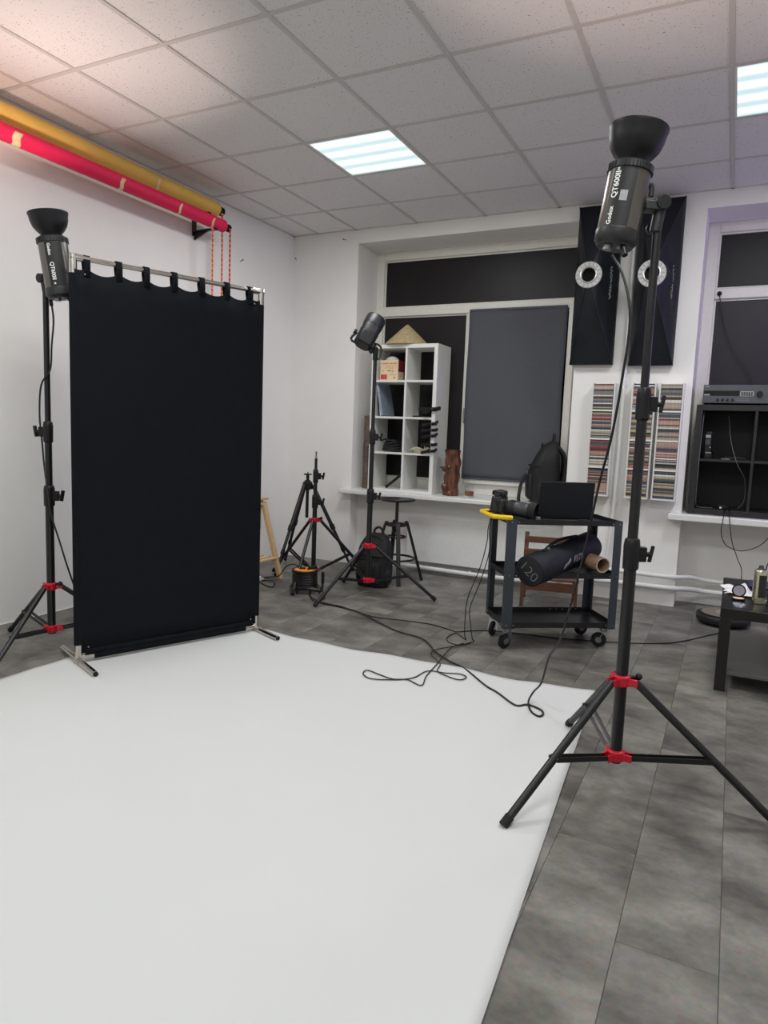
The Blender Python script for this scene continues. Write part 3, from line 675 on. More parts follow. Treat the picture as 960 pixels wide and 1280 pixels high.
# ------------------------------------------------------------------ softboxes on the pillar
def softbox(label, xc, wd, z0, z1, ring, dy):
    t = thing('softbox', label, 'softbox', (xc, YB, z0), group='strip softboxes hung on the pillar')
    yb = YB - .012; cx, cy, cz = ring; RRs = .070
    n = 64
    def edge(a):
        c, s = math.cos(a), math.sin(a); hw, hh = wd / 2, (z1 - z0) / 2
        k = min(hw / abs(c) if abs(c) > 1e-6 else 1e9, hh / abs(s) if abs(s) > 1e-6 else 1e9)
        return Vector((xc + c * k, 0, (z0 + z1) / 2 + s * k))
    rib_a = [math.atan2(sz * (z1 - z0) / 2, sx * wd / 2) for sx, sz in ((1, 1), (-1, 1), (-1, -1), (1, -1))]
    angs = sorted(set([round(2 * PI * i / n - PI, 4) for i in range(n)] + [round(a, 4) for a in rib_a]))
    rings_ = []
    for k in range(9):
        s = k / 8; row = []
        for a in angs:
            e = edge(a); r0 = Vector((cx + RRs * math.cos(a), 0, cz + RRs * math.sin(a)))
            p = r0.lerp(e, s)
            dip = min(abs((a - b + PI) % (2 * PI) - PI) for b in rib_a)
            y = cy + (yb - .05 - cy) * (s ** 1.25) + .035 * s * (1 - s) * 4 * min(1, dip * 1.6) * .9 + .006 * math.sin(a * 7 + s * 9) * s * (1 - s) * 4
            row.append(Vector((p.x, y, p.z)))
        rings_.append(row)
    rings_.append([Vector((edge(a).x + .004 * math.cos(a), yb - .02, edge(a).z)) for a in angs])
    rings_.append([Vector((edge(a).x, yb, edge(a).z)) for a in angs])
    build('cover', MB().loft(rings_, caps=False), SOFTC, t)
    build('front_diffuser', MB().box(xc - wd / 2 + .012, yb - .006, z0 + .012, xc + wd / 2 - .012, yb, z1 - .012), WHITE, t)
    sr = build('speed_ring', MB().lathe([(.050, 0), (.056, -.010), (.092, -.012), (.095, -.006), (.095, .006), (.05, .008)], (cx, cy, cz), (0, 1, 0), 40, caps=False), mat('cast_ring', (196, 196, 194), .4, .35, var=.08), t)
    build('ring_lip', MB().ring((cx, cy - .012, cz), (0, 1, 0), .056, .007), SILV, sr)
    mb = MB()
    for k in range(16):
        a = 2 * PI * k / 16; mb.cbox((cx + .078 * math.cos(a), cy - .0128, cz + .078 * math.sin(a)), (.004, .003, .020), Matrix.Rotation(PI / 2 - a, 3, 'Y'))
    build('ring_slot', mb, STEEL, sr)
    build('inner_liner', MB().lathe([(.052, 0), (.05, .05), (.001, .052)], (cx, cy - .004, cz), (0, 1, 0), 30, caps=False), RUBBER, t)
    for a in rib_a:
        e = edge(a); r0 = Vector((cx + RRs * math.cos(a), cy - .002, cz + RRs * math.sin(a)))
        pts = []
        for k in range(7):
            s = k / 6; p = r0.lerp(Vector((e.x, 0, e.z)), s); pts.append((p.x, cy + (yb - .05 - cy) * (s ** 1.25) - .002, p.z))
        build('rib_seam', MB().tube(pts, .005, 6, 2), SOFTC, t)
    tx = text_mesh('GREENBEAN', .042, bold=.001)
    x0 = xc + wd / 2 - .045
    f = .80
    yy = cy + (yb - .05 - cy) * (f ** 1.25) - .006
    sl = Matrix.Rotation(-.5, 4, 'Z')
    tx.v = [Vector((x0, yy, cz - .04)) + sl @ Vector((-v.y, 0, v.x)) for v in tx.v]
    tx.v = [v + Vector((0, -.012, 0)) for v in tx.v]
    build('lettering', tx, PRINTG, t)
    return t
softbox('black strip softbox with silver ring, nearest the blind window, hanging on the pillar', 2.127, .315, 1.80, 2.965, (2.104, .30, 2.425), 0)
softbox('black strip softbox with silver ring behind the right stand pole, nearest the right window', 2.555, .305, 1.79, 2.965, (2.542, .28, 2.402), 0)

# ------------------------------------------------------------------ disc racks
CDN = ['topmost', 'second', 'third', 'lowest']
RKN = ['left rack', 'middle rack', 'right rack']
CDCOL = [(186, 182, 172), (60, 60, 66), (118, 114, 110), (150, 70, 68), (206, 202, 192), (74, 84, 104), (172, 158, 122), (92, 82, 78), (184, 146, 130), (40, 42, 46), (150, 150, 148), (104, 66, 66), (186, 170, 138), (82, 96, 94), (188, 128, 108), (224, 220, 212), (66, 74, 92), (140, 130, 122), (128, 124, 118), (168, 166, 160)]
CDNAME = ['pale grey', 'charcoal', 'mid grey', 'red', 'off-white', 'slate blue', 'khaki', 'brown', 'pale salmon', 'black', 'light grey', 'maroon', 'tan', 'grey green', 'salmon', 'white', 'navy', 'taupe', 'stone grey', 'silver grey']
ORD = 'first second third fourth fifth sixth seventh eighth ninth tenth eleventh twelfth thirteenth fourteenth fifteenth sixteenth seventeenth eighteenth nineteenth twentieth twenty-first twenty-second twenty-third twenty-fourth twenty-fifth twenty-sixth'.split()
CDM = [mat('disc_spine_%d' % k, c, .35, var=.3, scale=90, stretch=(1, 1, .05)) for k, c in enumerate(CDCOL)]
cdmesh = {}
for rk, xc in enumerate((2.247, 2.533, 2.722)):
    x0, x1 = xc - .0715, xc + .0715; z0, z1 = .805, 1.66; yf, yb = .415, YB
    t = thing('disc_rack', ['narrow white wall rack of discs beside the laptop, left of the riser pipe', 'narrow white wall rack of discs behind the right light stand pole', 'narrow white wall rack of discs next to the right window niche'][rk], 'disc rack', (xc, yb, z0), group='disc racks on the pillar')
    build('side_panel', MB().box(x0 - .012, yf + .012, z0, x0 - .001, yb, z1), WHITE, t)
    build('side_panel', MB().box(x1 + .001, yf + .012, z0, x1 + .012, yb, z1), WHITE, t)
    build('back_panel', MB().box(x0 - .001, yb - .006, z0, x1 + .001, yb, z1), WHITE, t)
    hh = (z1 - z0) / 4
    for c in range(4):
        zb = z0 + (3 - c) * hh
        build('shelf', MB().box(x0 - .001, yf + .002, zb, x1 + .001, yb - .006, zb + .012), WHITE, t)
        z = zb + .0122; top = zb + hh - .002; n = 0; made = []
        while True:
            th = random.choice([.0103, .0103, .0103, .0103, .006, .0103, .0208 if random.random() < .25 else .0103])
            if z + th > top - random.uniform(.0, .006) and z + .0103 > top: break
            if z + th > top: th = .0103
            ci = random.randrange(len(CDM)); key = (th, ci)
            dx = random.uniform(-.0015, .0015); dy = random.uniform(-.003, .003)
            if key not in cdmesh:
                mb = MB().box(-.0705, -.0, .0002, .0705, .118, th - .0006)
                o = build('compact_disc', mb, CDM[ci], origin=(0, 0, 0), smooth=False); cdmesh[key] = o
            else:
                o = cdmesh[key].copy(); COL.objects.link(o)
            o.location = (xc + dx * .3, yf + .003 + dy * .5, z)
            made.append((o, ci)); o['category'] = 'disc case'; o['group'] = 'discs in the %s compartment of the %s' % (CDN[c], RKN[rk])
            z += th; n += 1
            if n > 24: break
        for j, (o, ci) in enumerate(reversed(made)):
            o['label'] = '%s disc case %s from the top in the %s compartment of the %s' % (CDNAME[ci], ORD[j], CDN[c], RKN[rk])

# ------------------------------------------------------------------ white shelf unit in the window
ks = thing('bookshelf', 'white open cube bookshelf, two by four, standing on the window sill', 'bookshelf', (.51, .73, .70))
kx0, kx1, ky0, ky1, kz0, kz1 = .195, .832, .56, .86, .70, 2.0
build('side_panel', MB().box(kx0, ky0, kz0, kx0 + .034, ky1, kz1 - .034), KALW, ks, bevel=.0015)
build('side_panel', MB().box(kx1 - .034, ky0, kz0, kx1, ky1, kz1 - .034), KALW, ks, bevel=.0015)
build('top_panel', MB().box(kx0, ky0, kz1 - .034, kx1, ky1, kz1), KALW, ks, bevel=.0015)
build('bottom_panel', MB().box(kx0 + .034, ky0, kz0, kx1 - .034, ky1, kz0 + .022), KALW, ks, bevel=.0015)
xm = (kx0 + kx1) / 2 + .022
build('divider', MB().box(xm - .009, ky0 + .002, kz0 + .022, xm + .009, ky1, kz1 - .034), KALW, ks)
SZ = [1.036, 1.352, 1.672]
for z in SZ:
    build('shelf', MB().box(kx0 + .034, ky0 + .002, z, xm - .009, ky1, z + .018), KALW, ks)
    build('shelf', MB().box(xm + .009, ky0 + .002, z, kx1 - .034, ky1, z + .018), KALW, ks)
# hat
t = thing('straw_hat', 'conical woven straw hat lying on top of the white bookshelf', 'hat', (.46, .72, 2.0))
build('crown', MB().lathe([(.205, .001), (.208, .006), (.13, .08), (.06, .146), (.012, .188), (.001, .192)], (.46, .72, 2.0), (0, 0, 1), 40), STRAW, t)
build('brim_edge', MB().ring((.46, .72, 2.0065), (0, 0, 1), .206, .005), STRAW, t)
# printed box
t = thing('printed_box', 'cream and red printed carton in the top left shelf compartment', 'box', (.355, .66, 1.69))
CREAM = mat('cream_print', (226, 202, 168), .7, var=.04)
build('carton', MB().box(.262, .60, 1.6902, .440, .72, 1.868), CREAM, t, bevel=.001)
RP = mat('red_print', (186, 70, 68), .6, var=.1); OP = mat('orange_print', (206, 140, 96), .7, var=.3, scale=140); DP = mat('dark_print', (110, 92, 70), .7)
build('red_patch', MB().box(.27, .5985, 1.70, .332, .60, 1.742), RP, t)
build('title_band', MB().box(.275, .5985, 1.834, .345, .60, 1.845).box(.352, .5985, 1.834, .43, .60, 1.845), OP, t)
mb = MB()
for k in range(9):
    for j in range(3): 
        if random.random() < .75: mb.box(.276 + k * .0175, .5985, 1.79 + j * .013, .276 + k * .0175 + random.uniform(.003, .009), .60, 1.798 + j * .013)
for k in range(4): mb.box(.36 + k * .018, .5985, 1.735, .368 + k * .018, .60, 1.745)
build('small_print', mb, OP, t)
build('dark_marks', MB().box(.282, .5985, 1.771, .292, .60, 1.779).box(.335, .5985, 1.772, .372, .60, 1.778).box(.386, .5985, 1.766, .394, .60, 1.779).box(.40, .5985, 1.708, .412, .60, 1.722), DP, t)
build('red_side', MB().box(.4402, .605, 1.77, .4412, .715, 1.868), mat('dark_red_side', (120, 24, 44), .6), t)
t = thing('white_bowl', 'upturned pale bowl lying on the cream printed carton', 'bowl', (.35, .665, 1.868))
build('bowl', MB().lathe([(.062, 0), (.058, .012), (.04, .03), (.018, .037), (.001, .038)], (.35, .665, 1.8685), (0, 0, 1), 28), mat('bowl_grey', (196, 196, 190), .5), t)
build('rim', MB().ring((.35, .665, 1.8715), (0, 0, 1), .0605, .003), mat('bowl_grey', (196, 196, 190), .5), t)
# leaning folders
t = thing('ring_folder', 'blue grey folder leaning in the second compartment behind the stand pole', 'folder', (.30, .66, 1.37))
mb = MB()
def lean(mb, x0, th, ang, y0, y1, h, z):
    R_ = Matrix.Translation((x0, 0, z)) @ Matrix.Rotation(ang, 4, 'Y'); b = MB().box(0, y0, 0, th, y1, h).xf(R_); mb.add(b.v, b.f); return mb
build('cover', lean(MB(), .285, .022, -.20, .60, .84, .28, 1.376), mat('folder_blue', (128, 138, 152), .5), t, bevel=.002)
build('spine', lean(MB(), .2855, .021, -.20, .595, .602, .28, 1.376), mat('folder_spine', (150, 158, 170), .5), t, bevel=.002)
t = thing('notebook', 'thin dark notebook leaning beside the blue grey folder', 'notebook', (.26, .66, 1.37))
build('cover', lean(MB(), .262, .008, -.12, .605, .82, .22, 1.372), BLACKP, t, bevel=.001)
build('page_block', lean(MB(), .2725, .005, -.12, .607, .818, .218, 1.3722), TISSUE, t)
# pile of black straps
t = thing('strap_pile', 'pile of folded black straps in the third compartment of the bookshelf', 'straps', (.38, .66, 1.054))
for k in range(5):
    r_ = .105 - .012 * k
    pts = [(.385 + r_ * math.cos(a) * (1 + .1 * math.sin(3 * a + k)), .68 + .085 * math.sin(a), 1.073 + k * .019 + .006 * math.sin(2 * a + k)) for a in [2 * PI * i / 12 for i in range(12)]]
    build('strap', MB().tube(pts, .0105, 8, 3, closed=True), BAGC, t)
build('bundle', MB().ball((.385, .68, 1.095), .07, sc=(1.05, .8, .55)), BAGC, t)
build('strap_end', MB().tube([(.30, .60, 1.15), (.33, .60, 1.165), (.37, .61, 1.16), (.39, .63, 1.13)], .008, 8), BAGC, t)
# dish
t = thing('leaf_dish', 'small cream leaf-shaped dish in the third compartment of the right column', 'dish', (.66, .62, 1.054))
def dish(u, v):
    a = 2 * PI * u; r_ = v * (.072 + .012 * math.cos(5 * a)); return Vector((.665 + r_ * 1.1 * math.cos(a), .635 + r_ * .8 * math.sin(a), 1.0555 + .045 * v ** 2.2 * (1 + .2 * math.sin(3 * a))))
build('dish_body', MB().grid(dish, 40, 6), mat('cream_ceramic', (206, 198, 172), .4), t, solid=.003)
build('leaf_tip', MB().bar((.70, .66, 1.085), (.705, .66, 1.125), .012, .003), mat('cream_ceramic', (206, 198, 172), .4), t)
t = thing('glass_jar', 'low clear glass dish left of the cream leaf dish', 'jar', (.585, .60, 1.054))
build('jar_body', MB().lathe([(.022, 0), (.026, .004), (.026, .024), (.023, .024), (.023, .005), (.001, .004)], (.592, .595, 1.0542), (0, 0, 1), 20, caps=False), GLASS, t)
build('jar_base', MB().lathe([(.022, 0), (.022, .004)], (.592, .595, 1.0542), (0, 0, 1), 20), mat('pale_grey_glass', (150, 154, 150), .3), t)
# dark tray in 2nd row right
t = thing('flat_tray', 'flat dark tray in the second compartment of the right column', 'tray', (.66, .68, 1.37))
build('tray_base', MB().box(.60, .60, 1.3702, .775, .80, 1.377), BLACKP, t)
for y in (.60, .794): build('tray_rim', MB().box(.60, y, 1.377, .775, y + .006, 1.384), BLACKP, t)
t = thing('dark_bundle', 'dark rounded lens pouch lying on the flat tray', 'pouch', (.68, .70, 1.38))
build('pouch_body', MB().ball((.685, .70, 1.408), .04, sc=(1.1, 1, .75)), BAGC, t)
build('drawstring', MB().tube([(.685, .67, 1.436), (.70, .66, 1.44), (.715, .665, 1.425)], .003, 6), BAGC, t)
# clamps on the right edge of the shelf
CL = [(1.44, 'topmost and largest black spring clamp on the bookshelf edge'), (1.316, 'second black spring clamp from the top of the bookshelf edge'), (1.262, 'third black spring clamp from the top of the bookshelf edge'), (1.212, 'fourth black spring clamp from the top of the bookshelf edge'), (1.136, 'second lowest black spring clamp on the bookshelf edge'), (1.08, 'lowest black spring clamp on the bookshelf edge, beside the leaf dish')]
for k, (z, lb) in enumerate(CL):
    s = 1.9 if k == 0 else 1.4; c = Vector((kx1 - .017, ky0, z))
    t = thing('spring_clamp', lb, 'clamp', tuple(c), group='spring clamps on the bookshelf edge')
    for sg in (-1, 1):
        # jaws grip the side panel from both faces, handles reach forward
        build('jaw', MB().bar(c + Vector((sg * .0215, .03, 0)), c + Vector((sg * .0215, -.02, 0)), .010, .018 * s).bar(c + Vector((sg * .0215, -.02, 0)), c + Vector((sg * .052 * s, -.05 * s, (.006 + .012 * (k % 2)) * sg)), .014, .017 * s), BLACKP, t, bevel=.002)
    build('hinge', MB().cyl(c + Vector((-.024, -.018, 0)), c + Vector((.024, -.018, 0)), .009 * s, n=12), BLACKP, t)
    build('spring', MB().ring(c + Vector((0, -.03, 0)), (1, 0, 0), .008, .0025, 14, 6), STEEL, t)
# small tripod grip in the bottom left compartment
t = thing('mini_tripod', 'black pocket tripod leaning out of the bottom left bookshelf compartment', 'tripod', (.41, .60, .722))
hd_ = Vector((.47, .72, .86))
for fx, fy in ((.375, .575), (.50, .70), (.44, .82)): build('leg', MB().tube([hd_, (fx, fy, .736)], .0125, 10, 1), RUBBER, t)
build('ball_head', MB().ball(tuple(hd_ + Vector((0, 0, .015))), .024).cyl(hd_, hd_ + Vector((0, 0, .05)), .012), BLACKP, t)
build('top_plate', MB().cyl(hd_ + Vector((0, 0, .05)), hd_ + Vector((0, 0, .058)), .022, n=18), BLACKP, t)
# bark strip and log
t = thing('bark_slab', 'narrow grey bark slab standing on the sill left of the bookshelf', 'wood slab', (.10, .70, .70))
def barkring(z, s):
    return [Vector((.112 + s * .05 * math.cos(a) * (1 + .1 * math.sin(5 * a + z * 20)), .72 + .045 * math.sin(a) * (1 + .12 * math.sin(4 * a + z * 31)), z)) for a in [2 * PI * i / 20 for i in range(20)]]
build('bark', MB().loft([barkring(.7005 + k * .045, 1 + .07 * math.sin(k * 1.7)) for k in range(16)]), BARKW, t)
build('knot', MB().ball((.13, .68, 1.1), .018), BARKW, t)
t = thing('log_piece', 'reddish brown varnished log with knots standing on the sill', 'log', (.98, .62, .70))
def logring(z, k):
    return [Vector((.985 + (.066 + .006 * math.sin(k * 1.3)) * math.cos(a) * (1 + .09 * math.sin(3 * a + z * 14) + .05 * math.sin(8 * a + z * 25)), .63 + .055 * math.sin(a) * (1 + .1 * math.sin(4 * a + z * 17)), z)) for a in [2 * PI * i / 32 for i in range(32)]]
build('trunk', MB().loft([logring(.7005 + k * .0265, k) for k in range(16)]), LOGW, t)
for c, r_ in (((.93, .59, .93), .022), ((.935, .59, .775), .03), ((1.045, .59, .975), .018), ((.99, .575, .72), .026), ((.975, .575, .95), .02)):
    build('knot', MB().ball(c, r_, sc=(1, .8, 1.1)), LOGW, t)
build('twig_stub', MB().tube([(.93, .59, .93), (.90, .575, .945), (.893, .57, .94)], [.010, .006, .003], 8, 2), LOGW, t)
# whisky glass
t = thing('drinking_glass', 'stubby tumbler with amber drink on the sill beside the log', 'glass', (1.165, .60, .70))
build('tumbler', MB().lathe([(.001, .0), (.036, .0), (.040, .03), (.039, .085), (.034, .115), (.0318, .115), (.0366, .085), (.0375, .03), (.033, .012), (.001, .011)], (1.165, .60, .7005), (0, 0, 1), 32, caps=False), GLASS, t)
build('drink', MB().lathe([(.001, .0125), (.0325, .0128), (.0368, .03), (.0362, .052), (.001, .052)], (1.165, .60, .7005), (0, 0, 1), 32, caps=False), WHISKY, t)

# ------------------------------------------------------------------ backpacks
def backpack(label, loc, rotz, w_, d_, h_, tiltx=0, top=.55, handle=1):
    M = Matrix.Translation(Vector(loc)) @ Matrix.Rotation(rotz, 4, 'Z') @ Matrix.Rotation(tiltx, 4, 'X')
    t = thing('backpack', label, 'backpack', mtx=M)
    rings_ = []
    for k in range(15):
        s = k / 14
        e = (1 - max(0, s - .62) ** 2 / .38 ** 2 * (1 - top)) * (.90 + .10 * min(1, s / .1))
        dd = (1 - max(0, s - .45) ** 1.6 / .55 ** 1.6 * .62) * (.90 + .10 * min(1, s / .1))
        if k == 14: e *= .72; dd *= .6
        rings_.append([Vector((p.x * (1 + .015 * math.sin(p.y * 60 + s * 14)), p.y + (1 - dd) * d_ * .34, s * h_ + .004)) for p in rsq(w_ * e, d_ * dd, 0, 36, 3.2)])
    build('main_bag', MB().loft(rings_), BAGC, t, local=True)
    pk_ = [[Vector((p.x, p.y - d_ * .42, .05 * h_ + s * h_ * .46)) for p in rsq(w_ * .74 * q, d_ * .34 * q2, 0, 28, 3.5)] for s, q, q2 in ((0, .8, .5), (.08, 1, .9), (.5, 1, 1), (.9, .96, .8), (1, .8, .4))]
    fp = build('front_pocket', MB().loft(pk_), BAGC, t, local=True)
    build('zip_line', MB().tube([(-w_ * .34, -d_ * .50, h_ * .50), (0, -d_ * .535, h_ * .525), (w_ * .34, -d_ * .50, h_ * .50)], .004, 6), RUBBER, fp, local=True)
    build('zip_puller', MB().cbox((w_ * .2, -d_ * .56, h_ * .48), (.006, .004, .04)), STEEL, fp, local=True)
    build('zip_line', MB().tube([(-w_ * .47, -d_ * .1, h_ * .35), (-w_ * .44, -d_ * .12, h_ * .68), (-w_ * .25, -d_ * .12, h_ * .90), (0, -d_ * .1, h_ * .965), (w_ * .25, -d_ * .12, h_ * .90), (w_ * .44, -d_ * .12, h_ * .68), (w_ * .47, -d_ * .1, h_ * .35)], .005, 6), RUBBER, t, local=True)
    for sx in (-1, 1):
        build('side_pocket', MB().ball((sx * w_ * .47, 0, h_ * .2), .5, sc=(w_ * .16, d_ * .55, h_ * .34)), BAGC, t, local=True)
        build('shoulder_strap', MB().tube([(sx * w_ * .22, d_ * .36, h_ * .93), (sx * w_ * .32, d_ * .60, h_ * .75), (sx * w_ * .36, d_ * .60, h_ * .4), (sx * w_ * .42, d_ * .42, h_ * .08)], .014, 8), BAGC, t, local=True)
    build('grab_handle', MB().tube([(-w_ * .16, d_ * .25, h_ * .97), (-w_ * .13, d_ * .25, h_ * 1.07), (0, d_ * .25, h_ * 1.12), (w_ * .13, d_ * .25, h_ * 1.07), (w_ * .16, d_ * .25, h_ * .97)], .010, 8), BAGC, t, local=True)
    build('compression_strap', MB().tube([(-w_ * .50, -d_ * .2, h_ * .60), (-w_ * .3, -d_ * .48, h_ * .60), (w_ * .3, -d_ * .48, h_ * .60), (w_ * .50, -d_ * .2, h_ * .60)], .006, 6, 2), BAGC, t, local=True)
    return t
backpack('black backpack standing on the floor behind the middle light stand and under the stool', (.655, -.165, 0), -.15, .29, .16, .42, tiltx=-.05)
backpack('black backpack leaning on the window sill beside the blind, behind the laptop', (1.775, .69, .702), -1.25, .30, .25, .50, tiltx=0, top=.42)
t = thing('hanging_strap', 'loose black strap of the sill backpack hanging over the sill edge', 'strap', (1.66, .5, .70))
build('strap', MB().tube([(1.655, .56, .93), (1.63, .53, .85), (1.63, .48, .75), (1.65, .425, .70), (1.655, .415, .66)], .014, 8), BAGC, t)
build('buckle', MB().cbox((1.655, .413, .645), (.03, .014, .04)), BLACKP, t, bevel=.003)

# ------------------------------------------------------------------ stool
sc_ = Vector((.712, .122, 0))
t = thing('bar_stool', 'black round-seated swivel stool under the window sill', 'stool', tuple(sc_))
build('seat', MB().lathe([(.02, .662), (.135, .667), (.150, .674), (.152, .682), (.146, .688), (.13, .686), (.01, .682)], sc_, (0, 0, 1), 44), BLACKM, t)
build('seat_spindle', MB().cyl(sc_ + Vector((0, 0, .43)), sc_ + Vector((0, 0, .665)), .014, n=16).lathe([(.014, .40), (.03, .405), (.03, .43), (.014, .435)], sc_, (0, 0, 1), 18), BLACKM, t)
build('top_bracket', MB().ring(sc_ + Vector((0, 0, .47)), (0, 0, 1), .075, .012).ring(sc_ + Vector((0, 0, .37)), (0, 0, 1), .078, .008).box(sc_.x - .075, sc_.y - .01, .465, sc_.x + .075, sc_.y + .01, .475).box(sc_.x - .01, sc_.y - .075, .465, sc_.x + .01, sc_.y + .075, .475), BLACKM, t)
for a in (rad(-56), rad(38), rad(126), rad(216)):
    d = Vector((math.cos(a), math.sin(a), 0))
    build('leg', MB().bar(sc_ + d * .07 + Vector((0, 0, .485)), sc_ + d * .095 + Vector((0, 0, .485)), .03, .03).bar(sc_ + d * .09 + Vector((0, 0, .49)), sc_ + d * .235, .034, .020, up=d), BLACKM, t, bevel=.003)
build('foot_ring', MB().ring(sc_ + Vector((0, 0, .19)), (0, 0, 1), .158, .009, 36), BLACKM, t)

# ------------------------------------------------------------------ photo tripod
tpc = Vector((-.135, .066, 0))
t = thing('camera_tripod', 'black camera tripod without head standing in the corner behind the short stand', 'tripod', tuple(tpc))
build('center_column', MB().cyl(tpc + Vector((0, 0, .46)), tpc + Vector((0, 0, .835)), .014, n=14), BLACKM, t)
build('shoulder', MB().lathe([(.016, .70), (.045, .715), (.045, .765), (.02, .79)], tpc, (0, 0, 1), 16), BLACKP, t)
build('top_plate', MB().cyl(tpc + Vector((0, 0, .835)), tpc + Vector((0, 0, .845)), .035, n=20).cyl(tpc + Vector((0, 0, .845)), tpc + Vector((0, 0, .86)), .005), BLACKP, t)
for f in ((-.175, -.332), (-.50, .28), (.25, .235)):
    f = Vector((f[0], f[1], .006)); d = (f - tpc); d.z = 0; d.normalize()
    tp = tpc + d * .045 + Vector((0, 0, .75)); k1 = tp.lerp(f, .48); k2 = tp.lerp(f, .75)
    lg = build('leg', MB().cyl(tp, k1, .0165, n=12).cyl(k1, k2, .0135, n=12).cyl(k2, f, .0105, n=12), BLACKM, t)
    build('leg_lock', MB().cyl(k1 - (f - tp).normalized() * .02, k1 + (f - tp).normalized() * .03, .021, n=12).cyl(k2 - (f - tp).normalized() * .02, k2 + (f - tp).normalized() * .02, .017, n=12).bar(k1, k1 + Vector((.03, -.02, .01)), .012, .02), BLACKP, lg)
    build('rubber_tip', MB().ball(tuple(f + Vector((0, 0, .008))), .014), RUBBER, lg)

# ------------------------------------------------------------------ cable reel
rc = Vector((.335, -.665, 0))
t = thing('cable_reel', 'black cable reel with orange centre on a tube stand near the corner', 'cable reel', tuple(rc))
build('drum', MB().lathe([(.02, .05), (.10, .052), (.104, .058), (.10, .064), (.085, .068), (.083, .155), (.098, .158), (.104, .163), (.102, .172), (.085, .172), (.080, .150), (.01, .148)], rc, (0, 0, 1), 36), BLACKP, t)
build('orange_hub', MB().lathe([(.001, .150), (.078, .151), (.080, .174), (.062, .181), (.034, .172), (.001, .172)], rc, (0, 0, 1), 28), ORANGE, t)
mb = MB()
for k in range(7): mb.ring(rc + Vector((0, 0, .074 + k * .0125)), (0, 0, 1), .091, .0062, 30, 6)
build('wound_cable', mb, CABLE, t)
for x in (-.03, .03): build('socket', MB().cyl(rc + Vector((x, .02, .168)), rc + Vector((x, .02, .180)), .020, n=16), RUBBER, t)
build('plug', MB().cyl(rc + Vector((.03, .0, .182)), rc + Vector((.09, .02, .20)), .014, n=12), BLACKP, t)
build('stand_tube', MB().tube([rc + Vector((-.10, .02, .04)), rc + Vector((-.11, -.03, .035)), rc + Vector((-.05, -.08, .03)), rc + Vector((.04, -.06, .035)), rc + Vector((.11, -.03, .03)), rc + Vector((.15, -.02, .03)), rc + Vector((.165, -.015, .05)), rc + Vector((.168, -.014, .16))], .0085, 8), BLACKM, t)
build('stand_tube', MB().tube([rc + Vector((-.12, .0, .01)), rc + Vector((-.08, .03, .035)), rc + Vector((.08, .05, .035)), rc + Vector((.12, .02, .01))], .009, 8), mat('grey_plastic', (92, 90, 88), .5), t)
build('stand_foot', MB().cyl(rc + Vector((-.005, -.095, 0)), rc + Vector((-.005, -.09, .08)), .009, n=10).cyl(rc + Vector((-.12, .02, 0)), rc + Vector((-.12, .02, .035)), .009, n=10).cyl(rc + Vector((.10, .06, 0)), rc + Vector((.10, .06, .035)), .009, n=10), RUBBER, t)
build('hand_grip', MB().cyl(rc + Vector((.168, -.014, .09)), rc + Vector((.168, -.014, .175)), .012, n=12), RUBBER, t)

# ------------------------------------------------------------------ pine trestle
t = thing('trestle', 'pale pine trestle with a slatted shelf behind the backdrop panel', 'trestle', (-.25, -.78, 0))
TX, Y0, Y1, TZ = -.26, -1.10, -.43, .665
build('top_beam', MB().box(TX - .02, Y0 - .08, TZ - .02, TX + .06, Y1 + .02, TZ), PINE, t, bevel=.003)
build('lower_beam', MB().box(TX - .018, Y0 - .05, TZ - .062, TX + .05, Y1 + .012, TZ - .036), PINE, t, bevel=.003)
build('beam_spacer', MB().box(TX - .005, Y1 - .04, TZ - .036, TX + .02, Y1, TZ - .02).box(TX - .005, Y0, TZ - .036, TX + .02, Y0 + .04, TZ - .02), PINE, t)
for y in (Y1 - .015, Y0 + .015):
    for fx, tx in ((-.045, TX + .035), (-.47, TX - .015)):
        build('leg', MB().bar((tx, y, TZ - .04), (fx, y, .012), .03, .042, up=(0, 1, 0)), PINE, t, bevel=.003)
    build('short_strut', MB().bar((TX + .01, y - .032, TZ - .06), (TX + .01, y - .032, TZ - .26), .03, .04, up=(0, 1, 0)), PINE, t, bevel=.002)
    build('cross_rail', MB().box(-.43, y - .036 if y > -.7 else y + .016, .155, -.085, y - .016 if y > -.7 else y + .036, .175), PINE, t)
for k in range(5):
    x = -.41 + k * .074
    build('shelf_slat', MB().box(x, Y0 - .005, .176, x + .045, Y1 - .01, .190), PINE, t, bevel=.002)
t = thing('white_folded_sheet', 'white folded sheet lying on the floor by the trestle foot', 'paper', (-.19, -.60, 0))
build('sheet', MB().box(-.33, -.72, .001, -.15, -.52, .02), TISSUE, t, bevel=.003)
build('upper_fold', MB().box(-.32, -.71, .0205, -.17, -.53, .034), TISSUE, t, bevel=.003)

